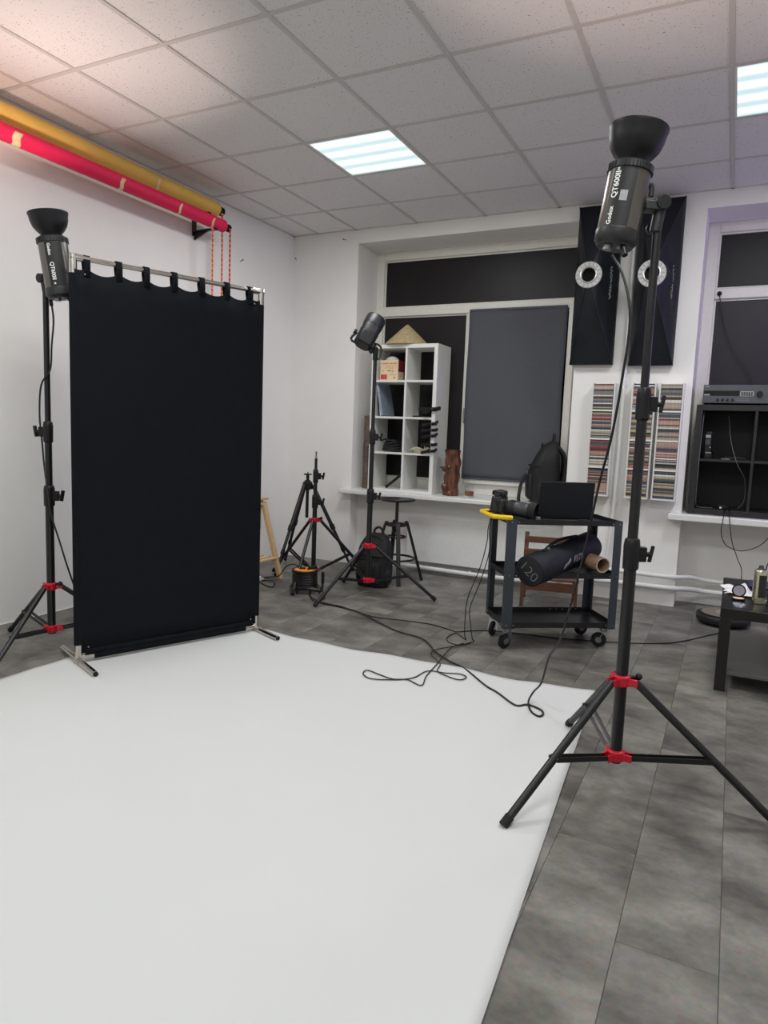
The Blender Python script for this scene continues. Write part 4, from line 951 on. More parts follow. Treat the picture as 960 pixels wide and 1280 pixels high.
# ------------------------------------------------------------------ utility cart
CP = Vector((2.06, -1.225, 0)); cux = Vector((.827, .562, 0)).normalized(); cuy = Vector((-cux.y, cux.x, 0))
cM = Matrix(((cux.x, cuy.x, 0, CP.x), (cux.y, cuy.y, 0, CP.y), (0, 0, 1, 0), (0, 0, 0, 1)))
CWd, CDp = .68, .37
t = thing('tool_cart', 'charcoal and black steel tool cart with a yellow handle', 'cart', mtx=cM)
for x, sx in ((0, 1), (CWd, -1)):
    for y, sy in ((0, 1), (CDp, -1)):
        build('corner_post', MB().box(min(x, x + sx * .048), min(y, y + sy * .003), .125, max(x, x + sx * .048), max(y, y + sy * .003), .765).box(min(x, x + sx * .003), min(y + sy * .003, y + sy * .045), .125, max(x, x + sx * .003), max(y + sy * .003, y + sy * .045), .765), CARTM, t, local=True)
def tray(z, lip, name):
    b = MB().box(.004, .004, z, CWd - .004, CDp - .004, z + .003)
    b.box(.004, .004, z + .003, CWd - .004, .006, z + lip).box(.004, CDp - .006, z + .003, CWd - .004, CDp - .004, z + lip).box(.004, .006, z + .003, .006, CDp - .006, z + lip).box(CWd - .006, .006, z + .003, CWd - .004, CDp - .006, z + lip)
    return build(name, b, CARTD, t, local=True)
tray(.132, .032, 'bottom_tray'); tray(.425, .032, 'middle_tray')
b = MB().box(.004, .004, .738, CWd - .004, CDp - .004, .741)
b.box(.004, .004, .735, CWd - .004, .007, .765).box(.004, CDp - .007, .735, CWd - .004, CDp - .004, .765).box(.004, .007, .735, .007, CDp - .007, .765).box(CWd - .007, .007, .735, CWd - .004, CDp - .007, .765)
build('top_tray', b, CARTD, t, local=True)
b = MB()
for x in (.018, .038 + .02, CWd - .018, CWd - .058):
    for z in (.748, .148, .441):
        b.cyl((x, -.0035, z), (x, .001, z), .005, n=8)
for y in (.02, .05, CDp - .02, CDp - .05):
    for z in (.748, .148, .441): b.cyl((-.0035, y, z), (.001, y, z), .005, n=8).cyl((CWd - .001, y, z), (CWd + .0035, y, z), .005, n=8)
for x in (.42, .46, .50, .55, .59): b.cyl((x, CDp - .0095, .152), (x, CDp - .006, .152), .005, n=8)
k = build('bolt', b, STEEL, t, local=True); k['kind'] = 'stuff'
hd2 = build('handle', MB().tube([(.015, .004, .772), (-.03, .0, .775), (-.075, .02, .776), (-.088, .06, .776), (-.088, .25, .776), (-.075, .29, .776), (-.03, .31, .775), (.015, .306, .772)], .0135, 12, 4), YELLOW, t, local=True)
for (x, y, a) in ((.045, .05, .5), (CWd - .045, .05, -.5), (.045, CDp - .05, .9), (CWd - .045, CDp - .05, .2)):
    d = Vector((math.cos(a), math.sin(a), 0)); n_ = Vector((-d.y, d.x, 0)); c = Vector((x, y, 0)) - d * .025
    cs = build('caster', MB().box(x - .035, y - .032, .118, x + .035, y + .032, .124).cyl((x, y, .10), (x, y, .118), .02, n=16).bar(Vector((x, y, .10)) + n_ * .017, c + n_ * .017 + Vector((0, 0, .04)), .004, .03, up=n_).bar(Vector((x, y, .10)) - n_ * .017, c - n_ * .017 + Vector((0, 0, .04)), .004, .03, up=n_), STEEL, t, local=True)
    build('wheel', MB().lathe([(.012, -.0135), (.033, -.012), (.043, -.009), (.045, 0), (.043, .009), (.033, .012), (.012, .0135)], c + Vector((0, 0, .0452)), n_, 26), RUBBER, cs, local=True)
    build('hub', MB().lathe([(.018, -.0145), (.018, .0145)], c + Vector((0, 0, .0452)), n_, 18), STEEL, cs, local=True)
    if y < .1 and x < .1: build('brake_lever', MB().bar(c + Vector((0, 0, .095)) - d * .02, c + Vector((0, 0, .088)) - d * .06, .03, .006), STEEL, cs, local=True)
# laptop
lM = cM @ Matrix.Translation((.35, .055, .741))
t = thing('laptop', 'open black laptop on the cart, its dark lid facing the camera', 'laptop', mtx=lM)
LPT = mat('laptop_shell', (18, 21, 29), .38, .3, var=.06)
build('base', MB().box(-.165, .012, .001, .165, .245, .017), LPT, t, local=True, bevel=.004)
LR = Matrix.Translation((0, .012, .02)) @ Matrix.Rotation(.10, 4, 'X')
ld = build('lid', MB().box(-.165, -.004, 0, .165, .003, .222).xf(LR), LPT, t, local=True, bevel=.003)
build('screen', MB().box(-.155, .0032, .012, .155, .0038, .212).xf(LR), mat('screen_black', (10, 10, 12), .2), ld, local=True)
build('hinge', MB().cyl((-.14, .010, .018), (-.08, .010, .018), .006, n=10).cyl((.08, .010, .018), (.14, .010, .018), .006, n=10), BLACKP, t, local=True)
b = MB()
for r_ in range(5):
    for c_ in range(13): b.box(-.145 + c_ * .0223, .075 + r_ * .02, .0172, -.145 + c_ * .0223 + .018, .075 + r_ * .02 + .016, .019)
k = build('keyboard', b, BLACKP, t, local=True); k['kind'] = 'stuff'
# camera with long lens
kM = cM @ Matrix.Translation((.005, .165, .766)) @ Matrix.Rotation(-.55, 4, 'Z') @ Matrix.Scale(1.04, 4)
t = thing('photo_camera', 'black camera with a thick zoom lens lying on the left end of the cart', 'camera', mtx=kM)
CAMB = mat('camera_body_black', (30, 30, 31), .5, var=.2, scale=80); LENS = mat('lens_barrel', (58, 58, 60), .45, var=.08)
ax = Vector((1, -.10, -.12)).normalized()
up_ = Vector((.12, 0, 1)).normalized(); sdv = up_.cross(ax).normalized(); up_ = ax.cross(sdv)
BMx = Matrix(((ax.x, sdv.x, up_.x), (ax.y, sdv.y, up_.y), (ax.z, sdv.z, up_.z)))
cc = Vector((-.02, 0, .066))
build('body', MB().cbox(cc, (.055, .135, .095), BMx), CAMB, t, local=True, bevel=.012, seg=3)
build('grip', MB().cbox(cc + BMx @ Vector((.035, -.05, -.005)), (.035, .038, .085), BMx), CAMB, t, local=True, bevel=.012, seg=3)
build('viewfinder_hump', MB().cbox(cc + BMx @ Vector((.005, 0, .06)), (.06, .058, .04), BMx), CAMB, t, local=True, bevel=.012, seg=3)
build('eyecup', MB().cbox(cc + BMx @ Vector((-.035, 0, .058)), (.02, .042, .028), BMx), RUBBER, t, local=True, bevel=.006)
build('mode_dial', MB().cyl(cc + BMx @ Vector((0, -.048, .046)), cc + BMx @ Vector((0, -.048, .06)), .017, n=20).cyl(cc + BMx @ Vector((0, .05, .046)), cc + BMx @ Vector((0, .05, .058)), .015, n=20), CAMB, t, local=True)
l0 = cc + BMx @ Vector((.027, .005, -.006))
ln = build('lens', MB().lathe([(.034, 0), (.036, .01), (.036, .03), (.041, .036), (.041, .075), (.0425, .08), (.0425, .128), (.041, .132), (.043, .136), (.043, .15)], l0, ax, 36), LENS, t, local=True)
b = MB()
for k in range(40):
    a = 2 * PI * k / 40; p = l0 + ax * .056 + (sdv * math.cos(a) + up_ * math.sin(a)) * .0412
    b.bar(p - ax * .015, p + ax * .015, .003, .0025)
k = build('zoom_ring_ribs', b, RUBBER, ln, local=True); k['kind'] = 'stuff'
build('lens_hood', MB().lathe([(.044, .148), (.047, .152), (.053, .195), (.051, .195), (.045, .152)], l0, ax, 36, caps=False), RUBBER, t, local=True)
build('front_glass', MB().lathe([(.001, .149), (.040, .146)], l0, ax, 30, caps=False), mat('front_glass', (20, 18, 30), .05), t, local=True)
build('neck_strap', MB().tube([cc + Vector((-.02, .06, .02)), Vector((-.07, .07, .02)), Vector((-.09, .01, .012)), Vector((-.07, -.06, .008)), Vector((0, -.09, .006)), Vector((.06, -.08, .006)), Vector((.02, -.065, .015)), cc + Vector((0, -.068, .02))], .007, 8), BAGC, t, local=True)
t = thing('charger_clip', 'small clear and dark cable adapter on the cart top beside the laptop', 'adapter', tuple(cM @ Vector((.185, .03, .742))))
build('adapter_body', MB().box(.165, .02, .7425, .19, .05, .778).xf(cM), mat('smoky_clear', (120, 120, 118), .25), t, bevel=.003)
build('adapter_base', MB().box(.16, .055, .7425, .20, .10, .762).xf(cM), BLACKP, t, bevel=.003)

# long round bag marked 120 and cardboard tube on the middle tray
a = cM @ Vector((.105, -.075, .535 - .055)); bb = cM @ Vector((.62, .29, .575))
axd = (bb - a).normalized(); L = (bb - a).length
f = Vector((0, 0, 1)); f = (f - axd * f.dot(axd)).normalized(); sd = f.cross(axd)
M = Matrix(((sd.x, f.x, axd.x, a.x), (sd.y, f.y, axd.y, a.y), (sd.z, f.z, axd.z, a.z), (0, 0, 0, 1)))
t = thing('tube_bag', 'long round navy black carry bag marked 120 on the cart shelf', 'bag', mtx=M)
rb_ = .088
rings_ = []
for k in range(13):
    s = k / 12; r_ = rb_ * (1 + .03 * math.sin(s * 9) - .10 * max(0, s - .35) * math.sin(s * 3))
    rings_.append([Vector((r_ * math.cos(q) * (1 + .02 * math.sin(q * 3 + k)), r_ * math.sin(q) * (1 + .025 * math.sin(q * 4 + k * 1.7)), .012 + s * (L - .024))) for q in [2 * PI * i / 40 for i in range(40)]])
build('bag_body', MB().loft(rings_), BAGC2, t, local=True)
en = build('round_end', MB().lathe([(.001, 0), (rb_ * .92, .0), (rb_ * 1.01, .006), (rb_ * 1.01, .016)], n=40), BAGC, t, local=True)
build('end_piping', MB().ring((0, 0, .006), (0, 0, 1), rb_ * .985, .004, 40, 8), BAGC, en, local=True)
build('round_end', MB().lathe([(rb_ * .85, L - .016), (rb_ * .85, L - .004), (rb_ * .78, L), (.001, L)], n=40), BAGC, t, local=True)
tx = text_mesh('120', .088, bold=-.0018)
R2 = Matrix.Rotation(rad(-42), 4, 'Z')
tx.v = [Vector((v.x, v.y, 0)) for v in tx.v]
tx.v = [(R2 @ v) for v in tx.v]; tx.v = [Vector((-v.x, v.y, -.0012)) for v in tx.v]
build('lettering', tx, mat('dim_grey_print', (118, 124, 124), .6), en, local=True)
def wrapbag(mb, z0, q0, r_=rb_ * 1.05):
    mb.v = [Vector((r_ * math.cos(q0 + SG * v.y / r_), r_ * math.sin(q0 + SG * v.y / r_), z0 + v.x)) for v in mb.v]; return mb
vdir = M.inverted().to_3x3() @ (Vector((3.16, -5.01, 1.2)) - a)
q0 = math.atan2(vdir.y, vdir.x); SG = 1 if math.cos(q0) > 0 else -1
build('lettering', wrapbag(text_mesh('FSTM', .05, shear=.3, bold=.0005), L * .58, q0 - SG * .42), PRINTG, t, local=True)
lf = MB()
for k, (zz, qq, s) in enumerate(((L * .36, q0 - SG * .62, 1.0), (L * .42, q0 - SG * .42, .9))):
    lf.grid(lambda u, v: Vector((rb_ * 1.05 * math.cos(qq + SG * (u - .5) * .42 * s), rb_ * 1.05 * math.sin(qq + SG * (u - .5) * .42 * s), zz + (v - .5) * .028 * math.sin(PI * u) + (u - .5) * .035)), 8, 2)
build('leaf_mark', lf, PRINTG, t, local=True)
build('carry_strap', MB().tube([(rb_ * 1.0 * math.cos(q0 + SG * .9), rb_ * 1.0 * math.sin(q0 + SG * .9), L * .20), (rb_ * 1.12 * math.cos(q0 + SG * 1.1), rb_ * 1.12 * math.sin(q0 + SG * 1.1), L * .32), (rb_ * 1.2 * math.cos(q0 + SG * 1.3), rb_ * 1.2 * math.sin(q0 + SG * 1.3), L * .55), (rb_ * 1.0 * math.cos(q0 + SG * 1.25), rb_ * 1.0 * math.sin(q0 + SG * 1.25), L * .80)], .010, 8), BAGC, t, local=True)
build('strap_buckle', MB().cbox((rb_ * 1.06 * math.cos(q0 + SG * .95), rb_ * 1.06 * math.sin(q0 + SG * .95), L * .27), (.024, .018, .022)), STEEL, t, local=True, bevel=.003)
c0 = cM @ Vector((.583, .012, .505)); 
t = thing('cardboard_tube', 'open brown cardboard tube lying on the cart shelf beside the bag', 'tube', tuple(c0))
dirt = (cuy + cux * -.15 + Vector((0, 0, .015))).normalized()
build('tube_wall', MB().lathe([(.045, 0), (.045, .34), (.039, .34), (.039, 0), (.045, 0)], c0, dirt, 32, caps=False), CARDB, t)
build('rim_edge', MB().lathe([(.0392, -.0004), (.0448, -.0004)], c0, dirt, 32, caps=False), mat('pale_card_edge', (196, 176, 156), .85), t)

# ------------------------------------------------------------------ wooden chair behind the cart
t = thing('wooden_chair', 'low slatted brown wooden chair behind the cart', 'chair', (2.02, .05, 0))
cs0, cs1 = (1.845, -.12), (2.245, .10)
chM = Matrix.Translation((1.85, -.12, 0)) @ Matrix.Rotation(.22, 4, 'Z')
def cb(x0, y0, z0, x1, y1, z1): return MB().box(x0, y0, z0, x1, y1, z1).xf(chM)
for x in (0, .38):
    build('leg', cb(x, 0, 0, x + .024, .024, .20), BROWNW, t, bevel=.003)
    build('leg', MB().bar(chM @ Vector((x + .012, .32, 0)), chM @ Vector((x + .012, .40, .50)), .024, .03), BROWNW, t, bevel=.003)
    build('side_rail', cb(x + .002, .024, .15, x + .022, .335, .185), BROWNW, t)
build('front_rail', cb(.024, .002, .125, .38, .022, .19), BROWNW, t, bevel=.002)
for k in range(5):
    build('seat_slat', cb(-.005, .004 + k * .066, .2005, .41, .056 + k * .066, .217), BROWNW, t, bevel=.003)
for z in (.425, .33):
    build('back_slat', MB().bar(chM @ Vector((-.004, .375 - (.02 if z < .4 else 0), z + .02)), chM @ Vector((.41, .375 - (.02 if z < .4 else 0), z + .02)), .016, .05), BROWNW, t, bevel=.003)

# ------------------------------------------------------------------ black shelf unit with stereo
kb = thing('stereo_shelf', 'black brown cube shelf unit standing on the right window sill', 'shelf', (3.28, .72, .715))
bx0, bx1, by0, by1, bz0, bz1 = 2.892, 3.672, .53, .90, .716, 1.512
FRT = .042
build('side_panel', MB().box(bx0, by0, bz0, bx0 + FRT, by1, bz1 - FRT), KALB, kb, bevel=.002)
build('side_panel', MB().box(bx1 - FRT, by0, bz0, bx1, by1, bz1 - FRT), KALB, kb, bevel=.002)
build('top_panel', MB().box(bx0, by0, bz1 - FRT, bx1, by1, bz1), KALB, kb, bevel=.002)
build('bottom_panel', MB().box(bx0 + FRT, by0, bz0, bx1 - FRT, by1, bz0 + FRT), KALB, kb, bevel=.002)
mx = (bx0 + bx1) / 2
build('back_panel', MB().box(bx0 + FRT, by1 - .006, bz0 + FRT, bx1 - FRT, by1 - .001, bz1 - FRT), mat('black_back_board', (26, 26, 29), .6), kb)
build('divider', MB().box(mx - .009, by0 + .002, bz0 + FRT, mx + .009, by1, bz1 - FRT), KALB, kb)
mz = 1.114
build('shelf', MB().box(bx0 + FRT, by0 + .002, mz - .009, mx - .009, by1, mz + .009), KALB, kb)
build('shelf', MB().box(mx + .009, by0 + .002, mz - .009, bx1 - FRT, by1, mz + .009), KALB, kb)
# receiver
t = thing('stereo_receiver', 'silver grey stereo receiver with black knobs on top of the black shelf unit', 'stereo', (3.15, .70, 1.513))
rx0, rx1, ry0, rz0, rz1 = 2.925, 3.365, .56, 1.5255, 1.655
build('case', MB().box(rx0 + .004, ry0 + .012, rz0, rx1 - .004, .86, rz1 - .003), GRAPH, t, bevel=.003)
fpn = build('front_panel', MB().box(rx0, ry0, rz0, rx1, ry0 + .012, rz1), SILAMP, t, bevel=.002)
build('display_window', MB().box(rx0 + .005, ry0 - .0015, rz0 + .052, rx0 + .235, ry0, rz0 + .088), mat('display_black', (14, 12, 13), .15), fpn)
build('button_block', MB().box(rx0 + .24, ry0 - .002, rz0 + .05, rx0 + .325, ry0, rz0 + .084), mat('pale_button_plate', (176, 178, 178), .4), fpn)
b = MB()
for k in range(5):
    for j in range(3): b.box(rx0 + .246 + k * .0155, ry0 - .005, rz0 + .054 + j * .0095, rx0 + .246 + k * .0155 + .011, ry0 - .002, rz0 + .054 + j * .0095 + .006)
k = build('button', b, BLACKP, fpn); k['kind'] = 'stuff'
for k in range(4): build('small_knob', MB().cyl((rx0 + .098 + k * .032, ry0, rz0 + .022), (rx0 + .098 + k * .032, ry0 - .012, rz0 + .022), .0085, n=16), BLACKP, t)
build('volume_knob', MB().cyl((rx0 + .362, ry0, rz0 + .066), (rx0 + .362, ry0 - .02, rz0 + .066), .020, n=28), BLACKP, t)
build('power_button', MB().box(rx0 + .008, ry0 - .003, rz0 + .053, rx0 + .045, ry0 - .0015, rz0 + .064), PRINTG, fpn)
build('panel_print', MB().box(rx0 + .215, ry0 - .0008, rz0 + .030, rx0 + .30, ry0, rz0 + .032).box(rx0 + .215, ry0 - .0008, rz0 + .018, rx0 + .30, ry0, rz0 + .020).box(rx0 + .012, ry0 - .0008, rz1 - .016, rx0 + .04, ry0, rz1 - .011), PRINTG, fpn)
for x in (rx0 + .05, rx1 - .05):
    for y in (ry0 + .04, .83): build('foot', MB().cyl((x, y, bz1 + .0003), (x, y, rz0 + .001), .016, n=14), RUBBER, t)
# cordless phone on its base
t = thing('cordless_phone', 'black cordless phone upright in its silver-banded base inside the black shelf', 'phone', (2.985, .62, mz + .009))
build('charging_base', MB().lathe([(.045, 0), (.047, .006), (.043, .03), (.036, .034)], (2.985, .62, mz + .0092), (0, 0, 1), 28), BLACKP, t)
build('silver_band', MB().lathe([(.0405, .034), (.042, .036), (.042, .048), (.040, .05)], (2.985, .62, mz + .0092), (0, 0, 1), 28), CHROME, t)
build('handset', MB().cbox((2.985, .625, mz + .125), (.05, .026, .165), Matrix.Rotation(-.08, 3, 'X')), BLACKP, t, bevel=.008, seg=3)
build('screen', MB().cbox((2.983, .6065, mz + .172), (.034, .002, .022), Matrix.Rotation(-.08, 3, 'X')), mat('phone_screen', (150, 154, 158), .3), t)
build('keypad', MB().cbox((2.983, .609, mz + .132), (.034, .002, .038), Matrix.Rotation(-.08, 3, 'X')), mat('keypad_grey', (62, 62, 66), .4), t)
build('call_button', MB().ball((3.0, .611, mz + .092), .005), PRINT, t)
# cables inside the shelf
def cable(label, pts, r=.0035, m=None, name='cable', plug=True, group=None, sm=5):
    o = thing(name, label, 'cable', tuple(pts[0]), group=group)
    build('lead', MB().tube(pts, r, 7, sm), m or CABLE, o)
    if plug:
        a = Vector(pts[0]); b_ = Vector(pts[1]); d = (b_ - a).normalized()
        build('plug', MB().cyl(a, a + d * .03, r * 2.0, n=10), BLACKP, o)
    return o
cable('pale cable down the left inside of the black shelf unit', [(2.945, .56, 1.465), (2.942, .55, 1.40), (2.940, .535, 1.28), (2.938, .527, 1.12), (2.939, .527, 1.02), (2.938, .54, .90), (2.940, .56, .80), (2.96, .60, .765), (3.05, .62, .763)], .0022, GREYW)
cable('thin pale cable down the middle of the black shelf unit', [(3.10, .70, 1.465), (3.115, .68, 1.38), (3.125, .65, 1.30), (3.15, .58, 1.20), (3.175, .527, 1.13), (3.19, .527, 1.09), (3.24, .60, 1.0), (3.255, .66, .92), (3.255, .70, .82), (3.22, .70, .764)], .0017, GREYW)
t = thing('power_adapter', 'small black power adapter with a white label on the shelf floor', 'adapter', (3.11, .60, bz0 + FRT))
build('adapter_box', MB().box(3.09, .58, bz0 + FRT + .0005, 3.15, .63, bz0 + FRT + .03), BLACKP, t, bevel=.004)
build('label', MB().box(3.10, .5795, bz0 + FRT + .008, 3.114, .58, bz0 + FRT + .02), PRINT, t)
t = thing('media_box', 'flat dark device lying on the middle shelf of the black unit', 'device', (3.16, .64, mz + .009))
build('device_body', MB().box(3.10, .57, mz + .0095, 3.24, .70, mz + .03), BLACKP, t, bevel=.004)
build('metal_edge', MB().box(3.08, .56, mz + .0095, 3.14, .569, mz + .016), STEEL, t)
# cables hanging below the sill on the right
cable('looping black cable hanging in front of the right sill', [(3.134, .527, .77), (3.134, .47, .745), (3.132, .430, .71), (3.126, .425, .62), (3.15, .43, .54), (3.20, .44, .50), (3.28, .45, .49), (3.38, .45, .54), (3.45, .45, .64), (3.50, .43, .72), (3.52, .46, .735), (3.53, .51, .74)], .003)
cable('straight black cable hanging from the right sill behind the low table', [(3.165, .527, .77), (3.168, .47, .745), (3.172, .430, .71), (3.19, .43, .60), (3.21, .44, .52), (3.25, .45, .42), (3.28, .45, .34), (3.285, .45, .15), (3.30, .42, .02), (3.36, .36, .006)], .003)
# cable on the right window with a ball knob
t = thing('window_cable', 'thin black cord with a round knob hanging across the right window', 'cord', (2.96, .905, 2.36))
build('cord', MB().tube([(2.962, .903, 2.355), (2.985, .90, 2.25), (3.03, .90, 2.08), (3.09, .90, 1.94), (3.16, .90, 1.84), (3.22, .90, 1.745), (3.25, .895, 1.66)], .0035, 7, 4), CABLE, t)
build('knob', MB().ball((2.962, .897, 2.36), .017), BLACKP, t)

# ------------------------------------------------------------------ low table at the right
t = thing('coffee_table', 'low black brown table with a grey lower shelf at the right edge', 'table', (3.44, -.79, 0))
tx0, tx1, ty0, ty1, tz = 3.168, 3.72, -1.25, -.36, .425
build('table_top', MB().box(tx0, ty0, tz - .05, tx1, ty1, tz), LACK, t, bevel=.002)
for x in (tx0, tx1 - .05):
    for y in (ty0, ty1 - .05): build('leg', MB().box(x, y, 0, x + .05, y + .05, tz - .05), LACK, t, bevel=.002)
build('lower_shelf', MB().box(tx0 + .012, ty0 + .015, .085, tx1 - .012, ty1 - .015, .105), LACKG, t, bevel=.002)
t = thing('spray_can', 'tall silver and black aerosol can on the low table', 'spray can', (3.335, -1.03, tz))
c = Vector((3.335, -1.03, tz))
build('can_body', MB().lathe([(.028, 0), (.0305, .003), (.0305, .165), (.028, .172), (.020, .178)], c, (0, 0, 1), 30), mat('gold_silver_can', (188, 186, 160), .22, .9, var=.1), t)
def labf(u, v): q = rad(-100) + u * 2.6; return c + Vector((.0310 * math.cos(q), .0310 * math.sin(q), .035 + v * .115))
build('label', MB().grid(labf, 16, 1), mat('can_label_dark', (44, 40, 36), .35), t)
build('spray_cap', MB().lathe([(.018, .178), (.019, .182), (.012, .184), (.012, .196), (.006, .198)], c, (0, 0, 1), 20), SILAMP, t)
t = thing('powder_compact', 'open round powder compact with mirror on the low table', 'compact', (3.247, -1.0, tz))
c = Vector((3.245, -1.01, tz + .0005))
build('pan_case', MB().lathe([(.030, 0), (.033, .003), (.033, .010), (.028, .011)], c, (0, 0, 1), 28), BLACKP, t)
build('powder', MB().lathe([(.027, .0112), (.001, .013)], c, (0, 0, 1), 26, caps=False), mat('beige_powder', (226, 186, 156), .9), t)
fax = Vector((0.05, -1, .25)).normalized(); c2 = c + Vector((0, .03, .044))
build('lid', MB().lathe([(.001, -.004), (.033, -.004), (.034, 0), (.032, .003)], c2, fax, 28, caps=False), BLACKP, t)
build('mirror', MB().lathe([(.001, .0035), (.027, .0035)], c2, fax, 26, caps=False), mat('mirror', (190, 190, 205), .08, 1.0, var=.02), t)
t = thing('paper_tissue', 'crumpled white tissue on the corner of the low table', 'tissue', (3.22, -.80, tz))
random.seed(3)
tp_ = {}
def tis(u, v):
    x = 3.175 + u * .135 + .02 * math.sin(v * 5); y = -.90 + v * .24 + .02 * math.sin(u * 6)
    z = tz + .004 + .045 * max(0, 1 - abs(u - .62) / .3 - abs(v - .45) / .5) + .010 * abs(math.sin(u * 9 + v * 5)) * (1 - abs(2 * u - 1)) + .002
    return Vector((x, y, z))
build('sheet', MB().grid(tis, 18, 18), TISSUE, t, solid=.002, smooth=False)
build('torn_corner', MB().add([(3.17, -.82, tz + .004), (3.21, -.84, tz + .006), (3.19, -.76, tz + .012), (3.215, -.79, tz + .02)], [(0, 1, 3, 2)]), TISSUE, t, solid=.002)
t = thing('blue_pouch', 'flat dark blue plastic pack at the back of the low table', 'pouch', (3.38, -.55, tz))
build('pouch_body', MB().box(3.30, -.62, tz + .0005, 3.50, -.42, tz + .014), mat('navy_plastic', (34, 38, 84), .3), t, bevel=.005)
build('teal_label', MB().box(3.32, -.612, tz + .0142, 3.36, -.58, tz + .0148), mat('teal_print', (60, 130, 150), .4), t)
t = thing('brush_cup', 'small dark bottle with pale cap at the right end of the low table', 'bottle', (3.43, -.85, tz))
c = Vector((3.405, -.86, tz + .0004))
build('bottle', MB().lathe([(.02, 0), (.022, .004), (.022, .075), (.012, .085)], c, (0, 0, 1), 22), BLACKP, t)
build('cap', MB().lathe([(.012, .085), (.012, .12), (.010, .123)], c, (0, 0, 1), 18), mat('pale_pink_cap', (210, 180, 180), .4), t)
t = thing('clear_tray', 'thin clear plastic tray behind the spray can on the low table', 'tray', (3.39, -.93, tz))
build('tray_base', MB().box(3.37, -1.06, tz + .0004, 3.45, -.92, tz + .004), GLASS, t)
for y in (-1.06, -.924): build('tray_rim', MB().box(3.37, y, tz + .004, 3.45, y + .004, tz + .016), GLASS, t)
cable('black cord rising from the low table past the spray can', [(3.37, -.78, tz + .004), (3.365, -.80, tz + .10), (3.372, -.80, tz + .17), (3.40, -.77, tz + .23), (3.45, -.72, tz + .31), (3.55, -.62, tz + .40), (3.62, -.40, tz + .30), (3.64, -.30, tz - .1), (3.66, -.26, .01)], .003)

# ------------------------------------------------------------------ robot vacuum
c = Vector((3.19, .225, 0))
t = thing('robot_vacuum', 'round black and bronze robot vacuum on the floor behind the low table', 'robot vacuum', tuple(c))
build('body', MB().lathe([(.12, .008), (.158, .012), (.168, .022), (.170, .05), (.166, .07), (.155, .076), (.01, .076)], c, (0, 0, 1), 48), BLACKP, t)
build('top_ring', MB().lathe([(.060, .0762), (.062, .079), (.138, .0795), (.142, .0762)], c, (0, 0, 1), 48, caps=False), mat('bronze_plastic', (124, 108, 98), .45), t)
build('button_disc', MB().lathe([(.058, .0762), (.056, .082), (.02, .083), (.001, .083)], c, (0, 0, 1), 36, caps=False), mat('lid_grey', (140, 136, 134), .4), t)
build('bumper', MB().lathe([(.1705, .024), (.1735, .028), (.1735, .062), (.169, .068)], c, (0, 0, 1), 48, caps=False), GRAPH, t)
build('wheel', MB().cyl(c + Vector((-.10, 0, .022)), c + Vector((-.08, 0, .022)), .0218, n=16).cyl(c + Vector((.08, 0, .022)), c + Vector((.10, 0, .022)), .0218, n=16), RUBBER, t)

# ------------------------------------------------------------------ cables on the floor
def flp(l, z=.0095): return [(x, y, z) for x, y in l]
A = [(0.612, -0.886), (0.846, -0.936), (1.055, -1.029), (1.376, -1.233), (1.571, -1.29), (1.68, -1.393), (1.75, -1.485), (1.885, -1.599), (1.997, -1.669), (2.163, -1.839), (2.247, -1.902), (2.364, -2.008), (2.412, -1.971), (2.476, -1.996), (2.501, -2.039), (2.491, -2.077), (2.447, -2.04), (2.411, -1.961)]
up = [(2.42, -1.91, .05), (2.479, -2.014, .142), (2.52, -2.089, .285), (2.588, -2.213, .407), (2.634, -2.296, .566), (2.678, -2.377, .739), (2.713, -2.442, .908), (2.748, -2.505, 1.088), (2.785, -2.575, 1.229), (2.812, -2.622, 1.412), (2.828, -2.650, 1.608), (2.80, -2.64, 1.74), (2.756, -2.637, 1.822)]
ptsA = [(.115, -.23, .006), (.286, -.402, .006), (.555, -.723, .006)] + flp(A); ptsA[-1] = (2.411, -1.955, .018)
cable('thick black power cable crossing floor and paper up to the right flash head', ptsA + up, .0045)
B_ = [(0.43, -0.742), (0.556, -0.883), (0.705, -0.918), (0.906, -0.935), (1.102, -1.012), (1.309, -0.981), (1.497, -0.961), (1.655, -1.011), (1.709, -1.028), (1.795, -0.937), (1.907, -0.875), (2.058, -0.839), (2.284, -0.802), (2.659, -0.666), (2.918, -0.494), (3.10, -0.20), (3.22, .0)]
cable('thin black cable running across the floor beneath the cart to the low table', flp(B_, .004), .0035)
C1 = [(1.814, -1.159), (1.718, -1.067), (1.702, -1.173), (1.746, -1.264), (1.824, -1.282), (1.862, -1.216)]
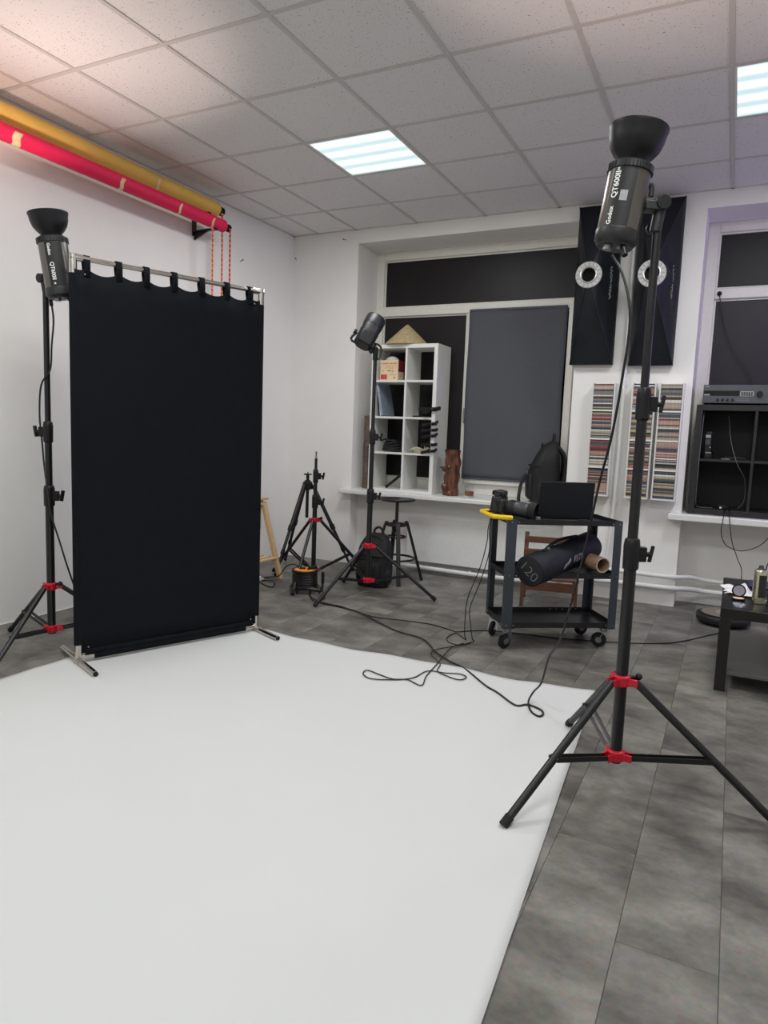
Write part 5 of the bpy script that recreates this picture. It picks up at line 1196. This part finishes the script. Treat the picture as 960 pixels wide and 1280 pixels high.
C2 = [(1.874, -1.196), (1.812, -1.334), (1.741, -1.464), (1.758, -1.558), (1.855, -1.667), (1.888, -1.783), (1.977, -1.834), (2.033, -1.841), (2.048, -1.789), (2.004, -1.762), (1.932, -1.79), (1.844, -1.812), (1.821, -1.947), (1.736, -2.03), (1.644, -2.068), (1.581, -2.025), (1.577, -1.97), (1.662, -1.994), (1.742, -2.014), (1.81, -1.983), (1.9, -2.018), (1.868, -1.883), (1.843, -1.675), (1.805, -1.394), (1.835, -1.251)]
w1_ = [(1.94, -1.01, .79), (1.90, -1.04, .765), (1.885, -1.06, .68), (1.885, -1.07, .60), (1.86, -1.09, .45), (1.80, -1.12, .25), (1.797, -1.14, .12), (1.805, -1.155, .03)]
w2_ = [(1.955, -1.03, .79), (1.915, -1.06, .765), (1.90, -1.08, .68), (1.905, -1.08, .54), (1.87, -1.11, .36), (1.825, -1.14, .2), (1.845, -1.17, .1), (1.865, -1.19, .03)]
cable('thin black cable hanging from the cart handle into a small floor loop', w1_ + flp(C1, .0055), .003)
cable('thin black cable hanging from the cart handle and looping over the white paper edge', w2_ + flp(C2, .0115), .003)
cable('black lead looping between the cable reel and the pine trestle', [(.27, -.64, .175), (.20, -.62, .19), (.10, -.58, .15), (-.02, -.50, .05), (-.18, -.42, .006), (-.18, -.55, .006), (-.05, -.66, .006), (.06, -.70, .006), (-.02, -.557, .012), (-.10, -.53, .006), (-.25, -.62, .006), (-.40, -.80, .006)], .0045)
cable('short black lead from the reel across the floor to the middle light stand', [(.41, -.70, .02), (.44, -.76, .006), (.55, -.85, .006), (.68, -.90, .006), (.80, -.92, .012), (.90, -.955, .006)], .004)
cable('black lead running up the pole of the left light stand to its flash head', [(.12, -2.66, 1.81), (.10, -2.63, 1.72), (.045, -2.60, 1.60), (.028, -2.598, 1.48), (.0, -2.63, 1.40), (-.03, -2.62, 1.25), (-.04, -2.60, 1.10), (-.03, -2.60, 1.00), (.02, -2.62, .86), (.045, -2.62, .74), (.08, -2.60, .60), (.12, -2.58, .45), (.14, -2.50, .2), (.12, -2.40, .02), (.15, -2.2, .006)], .0045)
